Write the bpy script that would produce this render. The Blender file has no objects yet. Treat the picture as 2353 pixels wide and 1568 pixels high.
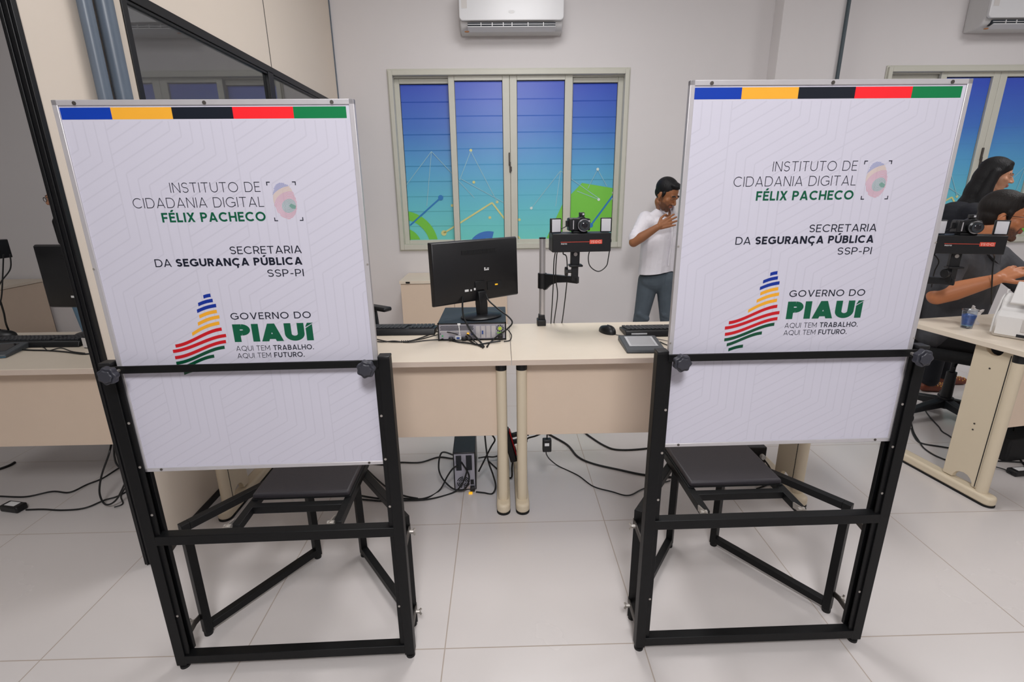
import bpy, bmesh, math, random
from math import sin, cos, pi, radians, sqrt, atan2
from mathutils import Vector, Matrix, Euler
random.seed(7)
scene = bpy.context.scene
COL = scene.collection

# ------------------------------------------------------------------ camera
CAM_H = 1.40
F_PX, PITCH, ROLL, YAW = 1151.96, 0.289396559, -0.0116961983, 0.0192978238
A_ = Matrix(((cos(YAW), -sin(YAW), 0), (sin(YAW), cos(YAW), 0), (0, 0, 1)))
B_ = Matrix(((1, 0, 0), (0, 0, -1), (0, 1, 0)))
P_ = Matrix(((1, 0, 0), (0, cos(PITCH), -sin(PITCH)), (0, sin(PITCH), cos(PITCH))))
Q_ = Matrix(((cos(ROLL), -sin(ROLL), 0), (sin(ROLL), cos(ROLL), 0), (0, 0, 1)))
MV = Q_ @ P_ @ B_ @ A_                       # world -> (right, down, forward)
cam_d = bpy.data.cameras.new('camera')
cam_d.sensor_fit = 'HORIZONTAL'; cam_d.sensor_width = 36.0
cam_d.lens = F_PX / 2353 * 36.0
cam_d.clip_start = 0.05; cam_d.clip_end = 60
cam = bpy.data.objects.new('camera', cam_d); COL.objects.link(cam)
rot = Matrix((MV[0], -MV[1], -MV[2])).transposed()
cam.matrix_world = Matrix.Translation((0, 0, CAM_H)) @ rot.to_4x4()
scene.camera = cam

def px(x, y, X=None, Y=None, Z=None):
    """the place in the room seen at a photo coordinate, on a wall / floor / desk plane"""
    d = MV.transposed() @ Vector(((x - 1176.5) / F_PX, (y - 784) / F_PX, 1.0))
    if Z is not None: t = (Z - CAM_H) / d.z
    elif Y is not None: t = Y / d.y
    else: t = X / d.x
    return Vector((0, 0, CAM_H)) + d * t

# ------------------------------------------------------------------ view, world, lights
scene.view_settings.view_transform = 'Standard'
scene.view_settings.look = 'None'
scene.view_settings.exposure = 0.0
scene.view_settings.gamma = 1.0
scene.view_settings.use_curve_mapping = False
world = bpy.data.worlds.new('world'); scene.world = world
world.use_nodes = True
wb = world.node_tree.nodes['Background']
wb.inputs[0].default_value = (0.75, 0.8, 0.9, 1); wb.inputs[1].default_value = 0.3

def lamp(name, loc, size, power, col=(1, 1, 1), target=None, spread=None, size_y=None):
    l = bpy.data.lights.new(name, 'AREA'); l.energy = power; l.color = col
    l.shape = 'RECTANGLE'; l.size = size; l.size_y = size_y or size
    if spread: l.spread = spread
    o = bpy.data.objects.new(name, l); COL.objects.link(o); o.location = loc
    if target is not None:
        o.rotation_euler = (Vector(target) - Vector(loc)).to_track_quat('-Z', 'Y').to_euler()
    return o
# ceiling lamps of the room (LED panels flush with the ceiling)
CEIL = 3.30
WARM = (1.0, 0.985, 0.985)
for (lx, ly, p) in ((0.25, 2.9, 36), (4.2, 2.7, 36), (0.25, -1.6, 20), (4.2, -1.6, 20), (-3.6, 1.6, 13)):
    lamp('ceiling_lamp', (lx, ly, CEIL - 0.02), 0.6, p, WARM, size_y=1.2)
# photographer's flash bounced off ceiling behind the camera
lamp('bounced_flash', (0.1, -0.9, 3.0), 0.55, 58, (1.0, 0.985, 1.0), target=(0.2, 2.6, 0.7))

# ------------------------------------------------------------------ materials
def lin(h):
    h = h.lstrip('#'); out = []
    for i in (0, 2, 4):
        c = int(h[i:i + 2], 16) / 255
        out.append(c / 12.92 if c <= 0.04045 else ((c + 0.055) / 1.055) ** 2.4)
    return out
def mat(name, hexc, rough=0.5, metal=0.0, var=0.06, scale=30.0, bump=0.0, bdist=0.002, spec=0.5, coat=0.0, emis=0.0):
    m = bpy.data.materials.new(name); m.use_nodes = True
    nt = m.node_tree; b = nt.nodes['Principled BSDF']
    c = lin(hexc)
    tc = nt.nodes.new('ShaderNodeTexCoord'); nz = nt.nodes.new('ShaderNodeTexNoise')
    nz.inputs['Scale'].default_value = scale; nz.inputs['Detail'].default_value = 4
    nt.links.new(tc.outputs['Object'], nz.inputs['Vector'])
    mx = nt.nodes.new('ShaderNodeMix'); mx.data_type = 'RGBA'
    mx.inputs['A'].default_value = (*[v * (1 - var) for v in c], 1)
    mx.inputs['B'].default_value = (*[min(1, v * (1 + var)) for v in c], 1)
    nt.links.new(nz.outputs['Fac'], mx.inputs['Factor'])
    nt.links.new(mx.outputs['Result'], b.inputs['Base Color'])
    b.inputs['Roughness'].default_value = rough; b.inputs['Metallic'].default_value = metal
    b.inputs['Specular IOR Level'].default_value = spec
    b.inputs['Coat Weight'].default_value = coat
    if bump:
        bp = nt.nodes.new('ShaderNodeBump'); bp.inputs['Strength'].default_value = bump
        bp.inputs['Distance'].default_value = bdist
        nt.links.new(nz.outputs['Fac'], bp.inputs['Height']); nt.links.new(bp.outputs['Normal'], b.inputs['Normal'])
    if emis:
        b.inputs['Emission Color'].default_value = (*c, 1); b.inputs['Emission Strength'].default_value = emis
    return m
M = {}
def mk(key, *a, **k): M[key] = mat(key, *a, **k)
mk('wall_paint', '#DCD8D8', 0.75, var=0.015, scale=3)
mk('wall_grey', '#C9C8C6', 0.75, var=0.015, scale=3)
mk('ceiling_white', '#EDEDEB', 0.8, var=0.01)
mk('skirting', '#D6D3CF', 0.45, var=0.02)
mk('partition_beige', '#DED2C4', 0.5, var=0.02, scale=4)
mk('black_aluminium', '#0B0C0F', 0.42, var=0.1, spec=0.4)
mk('conduit_grey', '#5C6876', 0.38, var=0.08, scale=18)
mk('conduit_dark', '#3A4850', 0.4, var=0.08)
mk('window_paint', '#C9C8BC', 0.42, var=0.03, scale=12)
mk('window_dark', '#30343A', 0.6)
mk('black_steel', '#07080A', 0.48, var=0.25, scale=60, spec=0.3)
mk('steel_worn', '#55504C', 0.5, 0.5, var=0.2)
mk('black_plastic', '#0F1013', 0.42, var=0.1, scale=80)
mk('black_matte', '#101114', 0.65, var=0.1)
mk('knob_plastic', '#33343C', 0.45, var=0.08, scale=80)
mk('seat_vinyl', '#322F34', 0.5, var=0.1, scale=300, bump=0.15)
mk('zinc', '#B9B4AE', 0.35, 0.7, var=0.1)
mk('aluminium', '#C6C3C6', 0.36, 0.35, var=0.06, scale=25)
mk('sign_white', '#CCCAD7', 0.36, var=0.006, spec=0.4)
mk('pattern_grey', '#C5C3D0', 0.36, var=0.01)
mk('ink_black', '#101628', 0.35, var=0.02)
mk('ink_green', '#00583C', 0.35, var=0.02)
mk('ink_darkgreen', '#00492F', 0.35, var=0.02)
mk('ink_blue', '#0A2F93', 0.35, var=0.02)
mk('ink_yellow', '#EFA92C', 0.35, var=0.02)
mk('ink_red', '#C4121F', 0.35, var=0.02)
mk('band_blue', '#0A3BA8', 0.3, var=0.03)
mk('band_yellow', '#F2AE37', 0.3, var=0.02)
mk('band_black', '#141A26', 0.3, var=0.02)
mk('band_red', '#F8262F', 0.3, var=0.02)
mk('band_green', '#047A45', 0.3, var=0.02)
mk('print_blue', '#7280B8', 0.4); mk('print_yellow', '#DCBE98', 0.4)
mk('print_pink', '#D2919E', 0.4); mk('print_green', '#769C92', 0.4)
mk('laminate', '#E2D5C3', 0.42, var=0.025, scale=20)
mk('laminate_edge', '#D4C3B4', 0.45, var=0.02, scale=20)
mk('laminate_panel', '#DEC9B4', 0.5, var=0.02, scale=14)
mk('leg_cream', '#D9CBB2', 0.4, var=0.02, scale=14)
mk('monitor_black', '#121215', 0.42, var=0.08, scale=200, bump=0.05)
mk('screen_glass', '#08090B', 0.12)
mk('pc_dark', '#2C333A', 0.5, var=0.06)
mk('pc_metal', '#A9A8B4', 0.38, 0.55, var=0.06)
mk('pc_hole', '#1A1C22', 0.7)
mk('port_blue', '#2C4C93', 0.5); mk('port_green', '#46B06A', 0.5); mk('amber_glow', '#F0B428', 0.4, emis=0.6)  # amber plugs and warning label get an added glow, none is a lamp
mk('fan_lime', '#BFD838', 0.5); mk('label_green', '#8FC060', 0.5)
mk('label_white', '#E6E6E6', 0.5)
mk('cable_black', '#0D0F11', 0.5, var=0.1)
mk('cable_grey', '#6C6866', 0.5)
mk('cable_tie', '#E8E8E8', 0.5)
mk('red_plastic', '#B0141E', 0.4)
mk('silver_pole', '#C9C6C6', 0.3, 0.6, var=0.04)
mk('diffuser_white', '#D9D9DE', 0.4, var=0.02)
mk('rig_red', '#E8503C', 0.45); mk('rig_pink', '#F4A79A', 0.45)
mk('lens_glass', '#0A0812', 0.06, spec=0.8); mk('chrome', '#C8CACC', 0.15, 0.9)
mk('pad_grey', '#4A4E52', 0.42, var=0.05); mk('pad_bezel', '#C4C5C8', 0.35)
mk('pad_lcd', '#A9AAAD', 0.22, var=0.05); mk('led_blue', '#1F7FA8', 0.4)
mk('key_cap', '#2A2C30', 0.45, var=0.08)
mk('ac_white', '#D6D6D8', 0.3, var=0.01); mk('ac_casing', '#CBCACA', 0.4, var=0.01)  # casing plastic slightly greyer than the front panel
mk('ac_dark', '#232A33', 0.6); mk('rust', '#B57B4A', 0.7)
mk('scanner_white', '#E3E1DF', 0.4, var=0.015); mk('scanner_grey', '#C9C5C2', 0.45)
mk('tissue', '#DAD3D0', 0.9)
mk('chair_fabric', '#17191C', 0.85, var=0.15, scale=150, bump=0.2)
mk('chair_plastic', '#1C2024', 0.5, var=0.08)
mk('skin_tan', '#96623F', 0.5, var=0.06, scale=40); mk('skin_tan_dark', '#7D5238', 0.55, var=0.06)
mk('skin_warm', '#BC7850', 0.5, var=0.06, scale=40); mk('stubble', '#8F5B3F', 0.6, var=0.1, scale=150)
mk('skin_fair', '#C58F70', 0.48, var=0.05, scale=40)
mk('lip_brown', '#8A4F3C', 0.5); mk('lip_rose', '#A9665A', 0.45)
mk('brow_dark', '#1C1513', 0.7)
def hair(name, hexc):
    mk(name, hexc, 0.52, var=0.3, scale=60, spec=0.3); m = M[name]; nt = m.node_tree
    mp = nt.nodes.new('ShaderNodeMapping'); mp.inputs['Scale'].default_value = (9, 9, .5)      # strands run downwards
    tc = [n for n in nt.nodes if n.type == 'TEX_COORD'][0]; nz = [n for n in nt.nodes if n.type == 'TEX_NOISE'][0]
    nt.links.new(tc.outputs['Object'], mp.inputs['Vector']); nt.links.new(mp.outputs['Vector'], nz.inputs['Vector']); nz.inputs['Scale'].default_value = 24
    bp = nt.nodes.new('ShaderNodeBump'); bp.inputs['Strength'].default_value = .8; bp.inputs['Distance'].default_value = .004
    nt.links.new(nz.outputs['Fac'], bp.inputs['Height']); nt.links.new(bp.outputs['Normal'], nt.nodes['Principled BSDF'].inputs['Normal'])
hair('hair_black', '#0B0A0D'); hair('hair_brown', '#17110E')
mk('eye_white', '#D8D2CC', 0.2); mk('eye_dark', '#1A0F0B', 0.1)
mk('shirt_white', '#E6E3E9', 0.8, var=0.03, scale=11, bump=0.55, bdist=.02)
mk('shirt_grey', '#47484D', 0.85, var=0.08, scale=9, bump=0.5, bdist=.02)
mk('cloth_navy', '#0E111B', 0.85, var=0.15, scale=90)
mk('jeans', '#4A545D', 0.85, var=0.22, scale=16, bump=0.5, bdist=.012); mk('jeans_blue', '#6F8FA6', 0.85, var=0.12, scale=26)
mk('trousers_black', '#0E0F14', 0.85, var=0.1)
mk('shoe_brown', '#7A3D28', 0.5, var=0.1); mk('stud_gold', '#D9A860', 0.25, 0.9); mk('shoe_dark', '#3A2A26', 0.55)
def add_beard(name, hexc):
    m = M[name]; nt = m.node_tree; b = nt.nodes['Principled BSDF']; src = b.inputs['Base Color'].links[0].from_socket
    at = nt.nodes.new('ShaderNodeAttribute'); at.attribute_name = 'stubble'
    nz = nt.nodes.new('ShaderNodeTexNoise'); nz.inputs['Scale'].default_value = 260
    ml = nt.nodes.new('ShaderNodeMath'); ml.operation = 'MULTIPLY'; ad = nt.nodes.new('ShaderNodeMath'); ad.operation = 'ADD'; ad.inputs[1].default_value = .45
    nt.links.new(nz.outputs['Fac'], ad.inputs[0]); nt.links.new(ad.outputs[0], ml.inputs[0]); nt.links.new(at.outputs['Fac'], ml.inputs[1]); ml.use_clamp = True
    mx = nt.nodes.new('ShaderNodeMix'); mx.data_type = 'RGBA'; mx.inputs['B'].default_value = (*lin(hexc), 1)
    nt.links.new(src, mx.inputs['A']); nt.links.new(ml.outputs[0], mx.inputs['Factor']); nt.links.new(mx.outputs['Result'], b.inputs['Base Color'])
add_beard('skin_tan', '#5A3A28'); add_beard('skin_warm', '#4A3024')
mk('button_white', '#E6E2D8', 0.4); mk('glasses_black', '#0C0C0E', 0.3)
mk('rubber', '#0B0B0C', 0.7)

def glass(name, tint, rough=0.0, alpha_mix=0.0):
    m = bpy.data.materials.new(name); m.use_nodes = True
    b = m.node_tree.nodes['Principled BSDF']
    b.inputs['Base Color'].default_value = (*lin(tint), 1)
    b.inputs['Transmission Weight'].default_value = 1.0
    b.inputs['Roughness'].default_value = rough; b.inputs['IOR'].default_value = 1.5
    M[name] = m
glass('pane_glass', '#C6CCD0'); glass('cup_plastic', '#E4ECF4', 0.03)
mk('cup_liquid', '#3B70C4', 0.1, var=0.55, scale=70)
mk('cup_pale', '#8FC4E0', 0.1, var=0.2, scale=60)

def floor_material():
    m = bpy.data.materials.new('porcelain_tiles'); m.use_nodes = True
    nt = m.node_tree; N = nt.nodes; L = nt.links; b = N['Principled BSDF']
    tc = N.new('ShaderNodeTexCoord'); sp = N.new('ShaderNodeSeparateXYZ'); L.new(tc.outputs['Object'], sp.inputs[0])
    def math_(op, a, bb=None):
        n = N.new('ShaderNodeMath'); n.operation = op
        for i, v in enumerate((a, bb)):
            if v is None: continue
            if isinstance(v, (int, float)): n.inputs[i].default_value = v
            else: L.new(v, n.inputs[i])
        return n.outputs[0]
    def grid(axis, off, step):
        t = math_('DIVIDE', math_('SUBTRACT', sp.outputs[axis], off), step)
        f = math_('SUBTRACT', t, math_('FLOOR', math_('ADD', t, 0.5)))
        return math_('LESS_THAN', math_('ABSOLUTE', f), 0.0019 / step), math_('FLOOR', t)
    gx, ix = grid(0, -0.202, 0.637); gy, iy = grid(1, 1.262, 0.629)
    g = math_('MAXIMUM', gx, gy)
    nz = N.new('ShaderNodeTexNoise'); nz.inputs['Scale'].default_value = 1.1; nz.inputs['Detail'].default_value = 6
    L.new(tc.outputs['Object'], nz.inputs['Vector'])
    n2 = N.new('ShaderNodeTexNoise'); n2.inputs['Scale'].default_value = 11; n2.inputs['Detail'].default_value = 3
    L.new(tc.outputs['Object'], n2.inputs['Vector'])
    mx = N.new('ShaderNodeMix'); mx.data_type = 'RGBA'
    mx.inputs['A'].default_value = (*lin('#CBC5C3'), 1); mx.inputs['B'].default_value = (*lin('#D6D1CF'), 1)
    L.new(nz.outputs['Fac'], mx.inputs['Factor'])
    # small grime spots
    r = N.new('ShaderNodeValToRGB'); r.color_ramp.elements[0].position = 0.765; r.color_ramp.elements[1].position = 0.80
    L.new(n2.outputs['Fac'], r.inputs[0])
    m3 = N.new('ShaderNodeMix'); m3.data_type = 'RGBA'; m3.inputs['B'].default_value = (*lin('#B9B0A6'), 1)
    L.new(mx.outputs['Result'], m3.inputs['A']); L.new(math_('MULTIPLY', r.outputs[0], 0.55), m3.inputs['Factor'])
    m2 = N.new('ShaderNodeMix'); m2.data_type = 'RGBA'
    L.new(g, m2.inputs['Factor']); L.new(m3.outputs['Result'], m2.inputs['A'])
    m2.inputs['B'].default_value = (*lin('#ADA197'), 1)
    L.new(m2.outputs['Result'], b.inputs['Base Color'])
    rr = math_('ADD', math_('MULTIPLY', nz.outputs['Fac'], 0.12), 0.2)
    L.new(math_('MAXIMUM', rr, math_('MULTIPLY', g, 0.8)), b.inputs['Roughness'])
    b.inputs['Specular IOR Level'].default_value = 0.5
    bp = N.new('ShaderNodeBump'); bp.inputs['Strength'].default_value = 0.25; bp.inputs['Distance'].default_value = 0.001
    L.new(math_('SUBTRACT', 1.0, g), bp.inputs['Height']); L.new(bp.outputs['Normal'], b.inputs['Normal'])
    M['porcelain_tiles'] = m
floor_material()

def film_material():
    """printed window film: blue at the top fading to teal at the foot (the print's own colours)"""
    m = bpy.data.materials.new('window_film_print'); m.use_nodes = True
    nt = m.node_tree; N = nt.nodes; L = nt.links; b = N['Principled BSDF']
    tc = N.new('ShaderNodeTexCoord'); sp = N.new('ShaderNodeSeparateXYZ'); L.new(tc.outputs['Object'], sp.inputs[0])
    mr = N.new('ShaderNodeMapRange'); mr.inputs['From Min'].default_value = 0.95; mr.inputs['From Max'].default_value = 2.34
    L.new(sp.outputs[2], mr.inputs['Value'])
    nz = N.new('ShaderNodeTexNoise'); nz.inputs['Scale'].default_value = 2.5; L.new(tc.outputs['Object'], nz.inputs['Vector'])
    ad = N.new('ShaderNodeMath'); ad.operation = 'MULTIPLY_ADD'; L.new(nz.outputs['Fac'], ad.inputs[0])
    ad.inputs[1].default_value = 0.06; L.new(mr.outputs[0], ad.inputs[2])
    r = N.new('ShaderNodeValToRGB'); e = r.color_ramp.elements
    e[0].position = 0.05; e[0].color = (*lin('#74D6CF'), 1)
    e[1].position = 1.0; e[1].color = (*lin('#3A57C8'), 1)
    for p, c in ((0.25, '#69C7D6'), (0.5, '#58A8D8'), (0.75, '#4275CC')):
        q = e.new(p); q.color = (*lin(c), 1)
    L.new(ad.outputs[0], r.inputs[0]); L.new(r.outputs[0], b.inputs['Base Color'])
    b.inputs['Roughness'].default_value = 0.35
    M['window_film_print'] = m
film_material()
mk('film_green', '#7ACD48', 0.4, var=0.02); mk('film_yellow', '#D8D690', 0.4); mk('film_blue', '#2E7FC4', 0.4)
mk('film_pale', '#9CC8D4', 0.4); mk('film_dot', '#D8E8E4', 0.4); mk('film_navy', '#3F78C6', 0.4)

# ------------------------------------------------------------------ mesh helpers
class MB:
    def __init__(s): s.v = []; s.f = []; s.mi = []; s.cur = 0
    def add(s, verts, faces, T=None):
        o = len(s.v)
        for p in verts:
            p = Vector(p); s.v.append(T @ p if T is not None else p)
        for f in faces: s.f.append([i + o for i in f]); s.mi.append(s.cur)
        return s
    def mat(s, i): s.cur = i; return s
    def box(s, a, b, T=None):
        x0, y0, z0 = a; x1, y1, z1 = b
        return s.add([(x0, y0, z0), (x1, y0, z0), (x1, y1, z0), (x0, y1, z0), (x0, y0, z1), (x1, y0, z1), (x1, y1, z1), (x0, y1, z1)],
                     [(0, 3, 2, 1), (4, 5, 6, 7), (0, 1, 5, 4), (1, 2, 6, 5), (2, 3, 7, 6), (3, 0, 4, 7)], T)
    def cyl(s, p0, p1, r0, r1=None, n=16, cap=True):
        p0 = Vector(p0); p1 = Vector(p1); r1 = r0 if r1 is None else r1
        d = (p1 - p0).normalized(); u = d.orthogonal().normalized(); w = d.cross(u)
        vs = []
        for p, r in ((p0, r0), (p1, r1)):
            for i in range(n):
                a = 2 * pi * i / n; vs.append(p + (u * cos(a) + w * sin(a)) * r)
        fs = [(i, (i + 1) % n, n + (i + 1) % n, n + i) for i in range(n)]
        if cap: fs += [tuple(range(n))[::-1], tuple(range(n, 2 * n))]
        return s.add(vs, fs)
    def tube(s, pts, r, n=8):
        pts = [Vector(p) for p in pts]; rings = []; prev = None
        for i, p in enumerate(pts):
            d = (pts[min(i + 1, len(pts) - 1)] - pts[max(i - 1, 0)])
            d = d.normalized() if d.length > 1e-9 else Vector((0, 0, 1))
            if prev is None: u = d.orthogonal().normalized()
            else:
                u = prev - d * prev.dot(d); u = u.normalized() if u.length > 1e-6 else d.orthogonal().normalized()
            prev = u; w = d.cross(u)
            rings.append([p + (u * cos(2 * pi * k / n) + w * sin(2 * pi * k / n)) * r for k in range(n)])
        vs = [q for rg in rings for q in rg]; fs = []
        for i in range(len(rings) - 1):
            for k in range(n):
                fs.append((i * n + k, i * n + (k + 1) % n, (i + 1) * n + (k + 1) % n, (i + 1) * n + k))
        fs += [tuple(range(n))[::-1], tuple(range(len(vs) - n, len(vs)))]
        return s.add(vs, fs)
    def sqtube(s, p0, p1, w, h, up=(0, 0, 1)):
        p0 = Vector(p0); p1 = Vector(p1); d = (p1 - p0).normalized(); up = Vector(up)
        if abs(d.dot(up)) > 0.95: up = Vector((0, 1, 0))
        x = d.cross(up).normalized(); z = x.cross(d)
        vs = []
        for p in (p0, p1):
            for a, b in ((-1, -1), (1, -1), (1, 1), (-1, 1)): vs.append(p + x * a * w / 2 + z * b * h / 2)
        return s.add(vs, [(0, 1, 2, 3), (7, 6, 5, 4), (0, 4, 5, 1), (1, 5, 6, 2), (2, 6, 7, 3), (3, 7, 4, 0)])
    def prism(s, poly, h0, h1, axis='z', T=None):
        """polygon extruded along an axis; poly in the two other axes (order x,y,z without axis)"""
        n = len(poly); vs = []
        for h in (h0, h1):
            for a, b in poly:
                vs.append({'z': (a, b, h), 'y': (a, h, b), 'x': (h, a, b)}[axis])
        fs = [(i, (i + 1) % n, n + (i + 1) % n, n + i) for i in range(n)]
        fs += [tuple(range(n))[::-1], tuple(range(n, 2 * n))]
        return s.add(vs, fs, T)
    def lathe(s, prof, n=32, T=None):
        vs = []; fs = []
        for r, z in prof:
            for k in range(n): vs.append((r * cos(2 * pi * k / n), r * sin(2 * pi * k / n), z))
        for i in range(len(prof) - 1):
            for k in range(n): fs.append((i * n + k, i * n + (k + 1) % n, (i + 1) * n + (k + 1) % n, (i + 1) * n + k))
        fs += [tuple(range(n))[::-1], tuple(range(len(vs) - n, len(vs)))]
        return s.add(vs, fs, T)
    def sphere(s, c, r, R=None, nu=20, nv=12):
        if isinstance(r, (int, float)): r = (r, r, r)
        c = Vector(c); vs = []; fs = []
        for j in range(1, nv):
            t = pi * j / nv
            for i in range(nu):
                p = Vector((r[0] * sin(t) * cos(2 * pi * i / nu), r[1] * sin(t) * sin(2 * pi * i / nu), r[2] * cos(t)))
                vs.append(c + (R @ p if R is not None else p))
        top = len(vs); vs.append(c + (R @ Vector((0, 0, r[2])) if R is not None else Vector((0, 0, r[2]))))
        bot = len(vs); vs.append(c - (R @ Vector((0, 0, r[2])) if R is not None else Vector((0, 0, r[2]))))
        for j in range(nv - 2):
            for i in range(nu): fs.append((j * nu + i, (j + 1) * nu + i, (j + 1) * nu + (i + 1) % nu, j * nu + (i + 1) % nu))
        for i in range(nu):
            fs.append((top, i, (i + 1) % nu)); fs.append((bot, (nv - 2) * nu + (i + 1) % nu, (nv - 2) * nu + i))
        return s.add(vs, fs)
    def rc(s, p0, r0, p1, r1):
        """round cone: two balls and the hull between (for bodies)"""
        p0 = Vector(p0); p1 = Vector(p1)
        s.sphere(p0, r0, nu=16, nv=10); s.sphere(p1, r1, nu=16, nv=10)
        if (p1 - p0).length > 1e-4: s.cyl(p0, p1, r0, r1, 16)
        return s
    def build(s, name, mats, parent=None, bevel=0, smooth=35, seg=2):
        me = bpy.data.meshes.new(name); me.from_pydata([tuple(v) for v in s.v], [], s.f)
        if not isinstance(mats, (list, tuple)): mats = [mats]
        for m in mats: me.materials.append(M[m])
        for p, i in zip(me.polygons, s.mi): p.material_index = i
        bm = bmesh.new(); bm.from_mesh(me); bmesh.ops.recalc_face_normals(bm, faces=bm.faces); bm.to_mesh(me); bm.free()
        if smooth:
            me.polygons.foreach_set('use_smooth', [True] * len(me.polygons))
            me.set_sharp_from_angle(angle=radians(smooth))
        o = bpy.data.objects.new(name, me); COL.objects.link(o)
        if parent is not None: o.parent = parent
        if bevel:
            b = o.modifiers.new('bevel', 'BEVEL'); b.width = bevel; b.segments = seg; b.limit_method = 'ANGLE'; b.angle_limit = radians(40)
        return o

def tag(o, label, cat, group=None, kind=None):
    o['label'] = label; o['category'] = cat
    if group: o['group'] = group
    if kind: o['kind'] = kind
    return o
def thing(name, label, cat, loc=(0, 0, 0), rz=0.0, group=None):
    o = bpy.data.objects.new(name, None); COL.objects.link(o); o.empty_display_size = 0.1
    o.location = loc; o.rotation_euler = (0, 0, rz)
    return tag(o, label, cat, group)
def structure(o): o['kind'] = 'structure'; return o
def copy_tree(o, parent=None):
    c = o.copy(); COL.objects.link(c)
    if parent is not None: c.parent = parent
    for ch in list(o.children): copy_tree(ch, c)
    return c
def smooth_path(pts, n=8):
    pts = [Vector(p) for p in pts]; out = []
    for i in range(len(pts) - 1):
        p0 = pts[max(i - 1, 0)]; p1 = pts[i]; p2 = pts[i + 1]; p3 = pts[min(i + 2, len(pts) - 1)]
        for k in range(n):
            t = k / n
            out.append(0.5 * (2 * p1 + (p2 - p0) * t + (2 * p0 - 5 * p1 + 4 * p2 - p3) * t * t + (3 * p1 - p0 - 3 * p2 + p3) * t ** 3))
    out.append(pts[-1]); return out
def cable(label, pts, r=0.0035, m='cable_black', group=None, name='cable'):
    mb = MB(); mb.tube(smooth_path(pts), r, 8)
    return tag(mb.build(name, m), label, 'cable', group)
def disc2(cx, cz, r, n=16): return [(cx + r * cos(2 * pi * i / n), cz + r * sin(2 * pi * i / n)) for i in range(n)]
# ------------------------------------------------------------------ room shell
W = 4.82; X0, X1, Y0 = -5.2, 6.6, -3.6
structure(MB().box((X0 - .1, Y0 - .1, -0.1), (X1 + .1, W + .3, 0)).build('floor', 'porcelain_tiles'))
structure(MB().box((X0 - .1, Y0 - .1, CEIL), (X1 + .1, W + .3, CEIL + .1)).build('ceiling', 'ceiling_white'))
WIN = ((-0.945, 1.137), (3.414, 5.496)); WZ0, WZ1 = 0.885, 2.41
def wall_with_holes(name, x0, x1, holes, z0, z1, m):
    mb = MB(); xs = x0
    for (a, b) in holes:
        mb.box((xs, W, 0), (a, W + .18, CEIL)); mb.box((a, W, 0), (b, W + .18, z0)); mb.box((a, W, z1), (b, W + .18, CEIL)); xs = b
    mb.box((xs, W, 0), (x1, W + .18, CEIL))
    return structure(mb.build(name, m, smooth=0))
wall_with_holes('wall_back', X0, X1, [(a + .03, b - .03) for a, b in WIN], WZ0 + .03, WZ1 - .03, 'wall_paint')
structure(MB().box((X0 - .1, Y0, 0), (X0, W, CEIL)).build('wall_left', 'wall_grey'))
structure(MB().box((X1, Y0, 0), (X1 + .1, W, CEIL)).build('wall_right', 'wall_paint'))
structure(MB().box((X0, Y0 - .1, 0), (X1, Y0, CEIL)).build('wall_front', 'wall_paint'))
structure(MB().box((2.351, W - .15, 0), (2.905, W, CEIL)).build('wall_pilaster', 'wall_paint', bevel=.004))
sk = MB(); 
for a, b in ((X0, -1.43), (-1.39, 2.351), (2.905, X1)): sk.box((a, W - .012, 0), (b, W, .07))
structure(sk.build('baseboard_back', 'skirting'))

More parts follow.
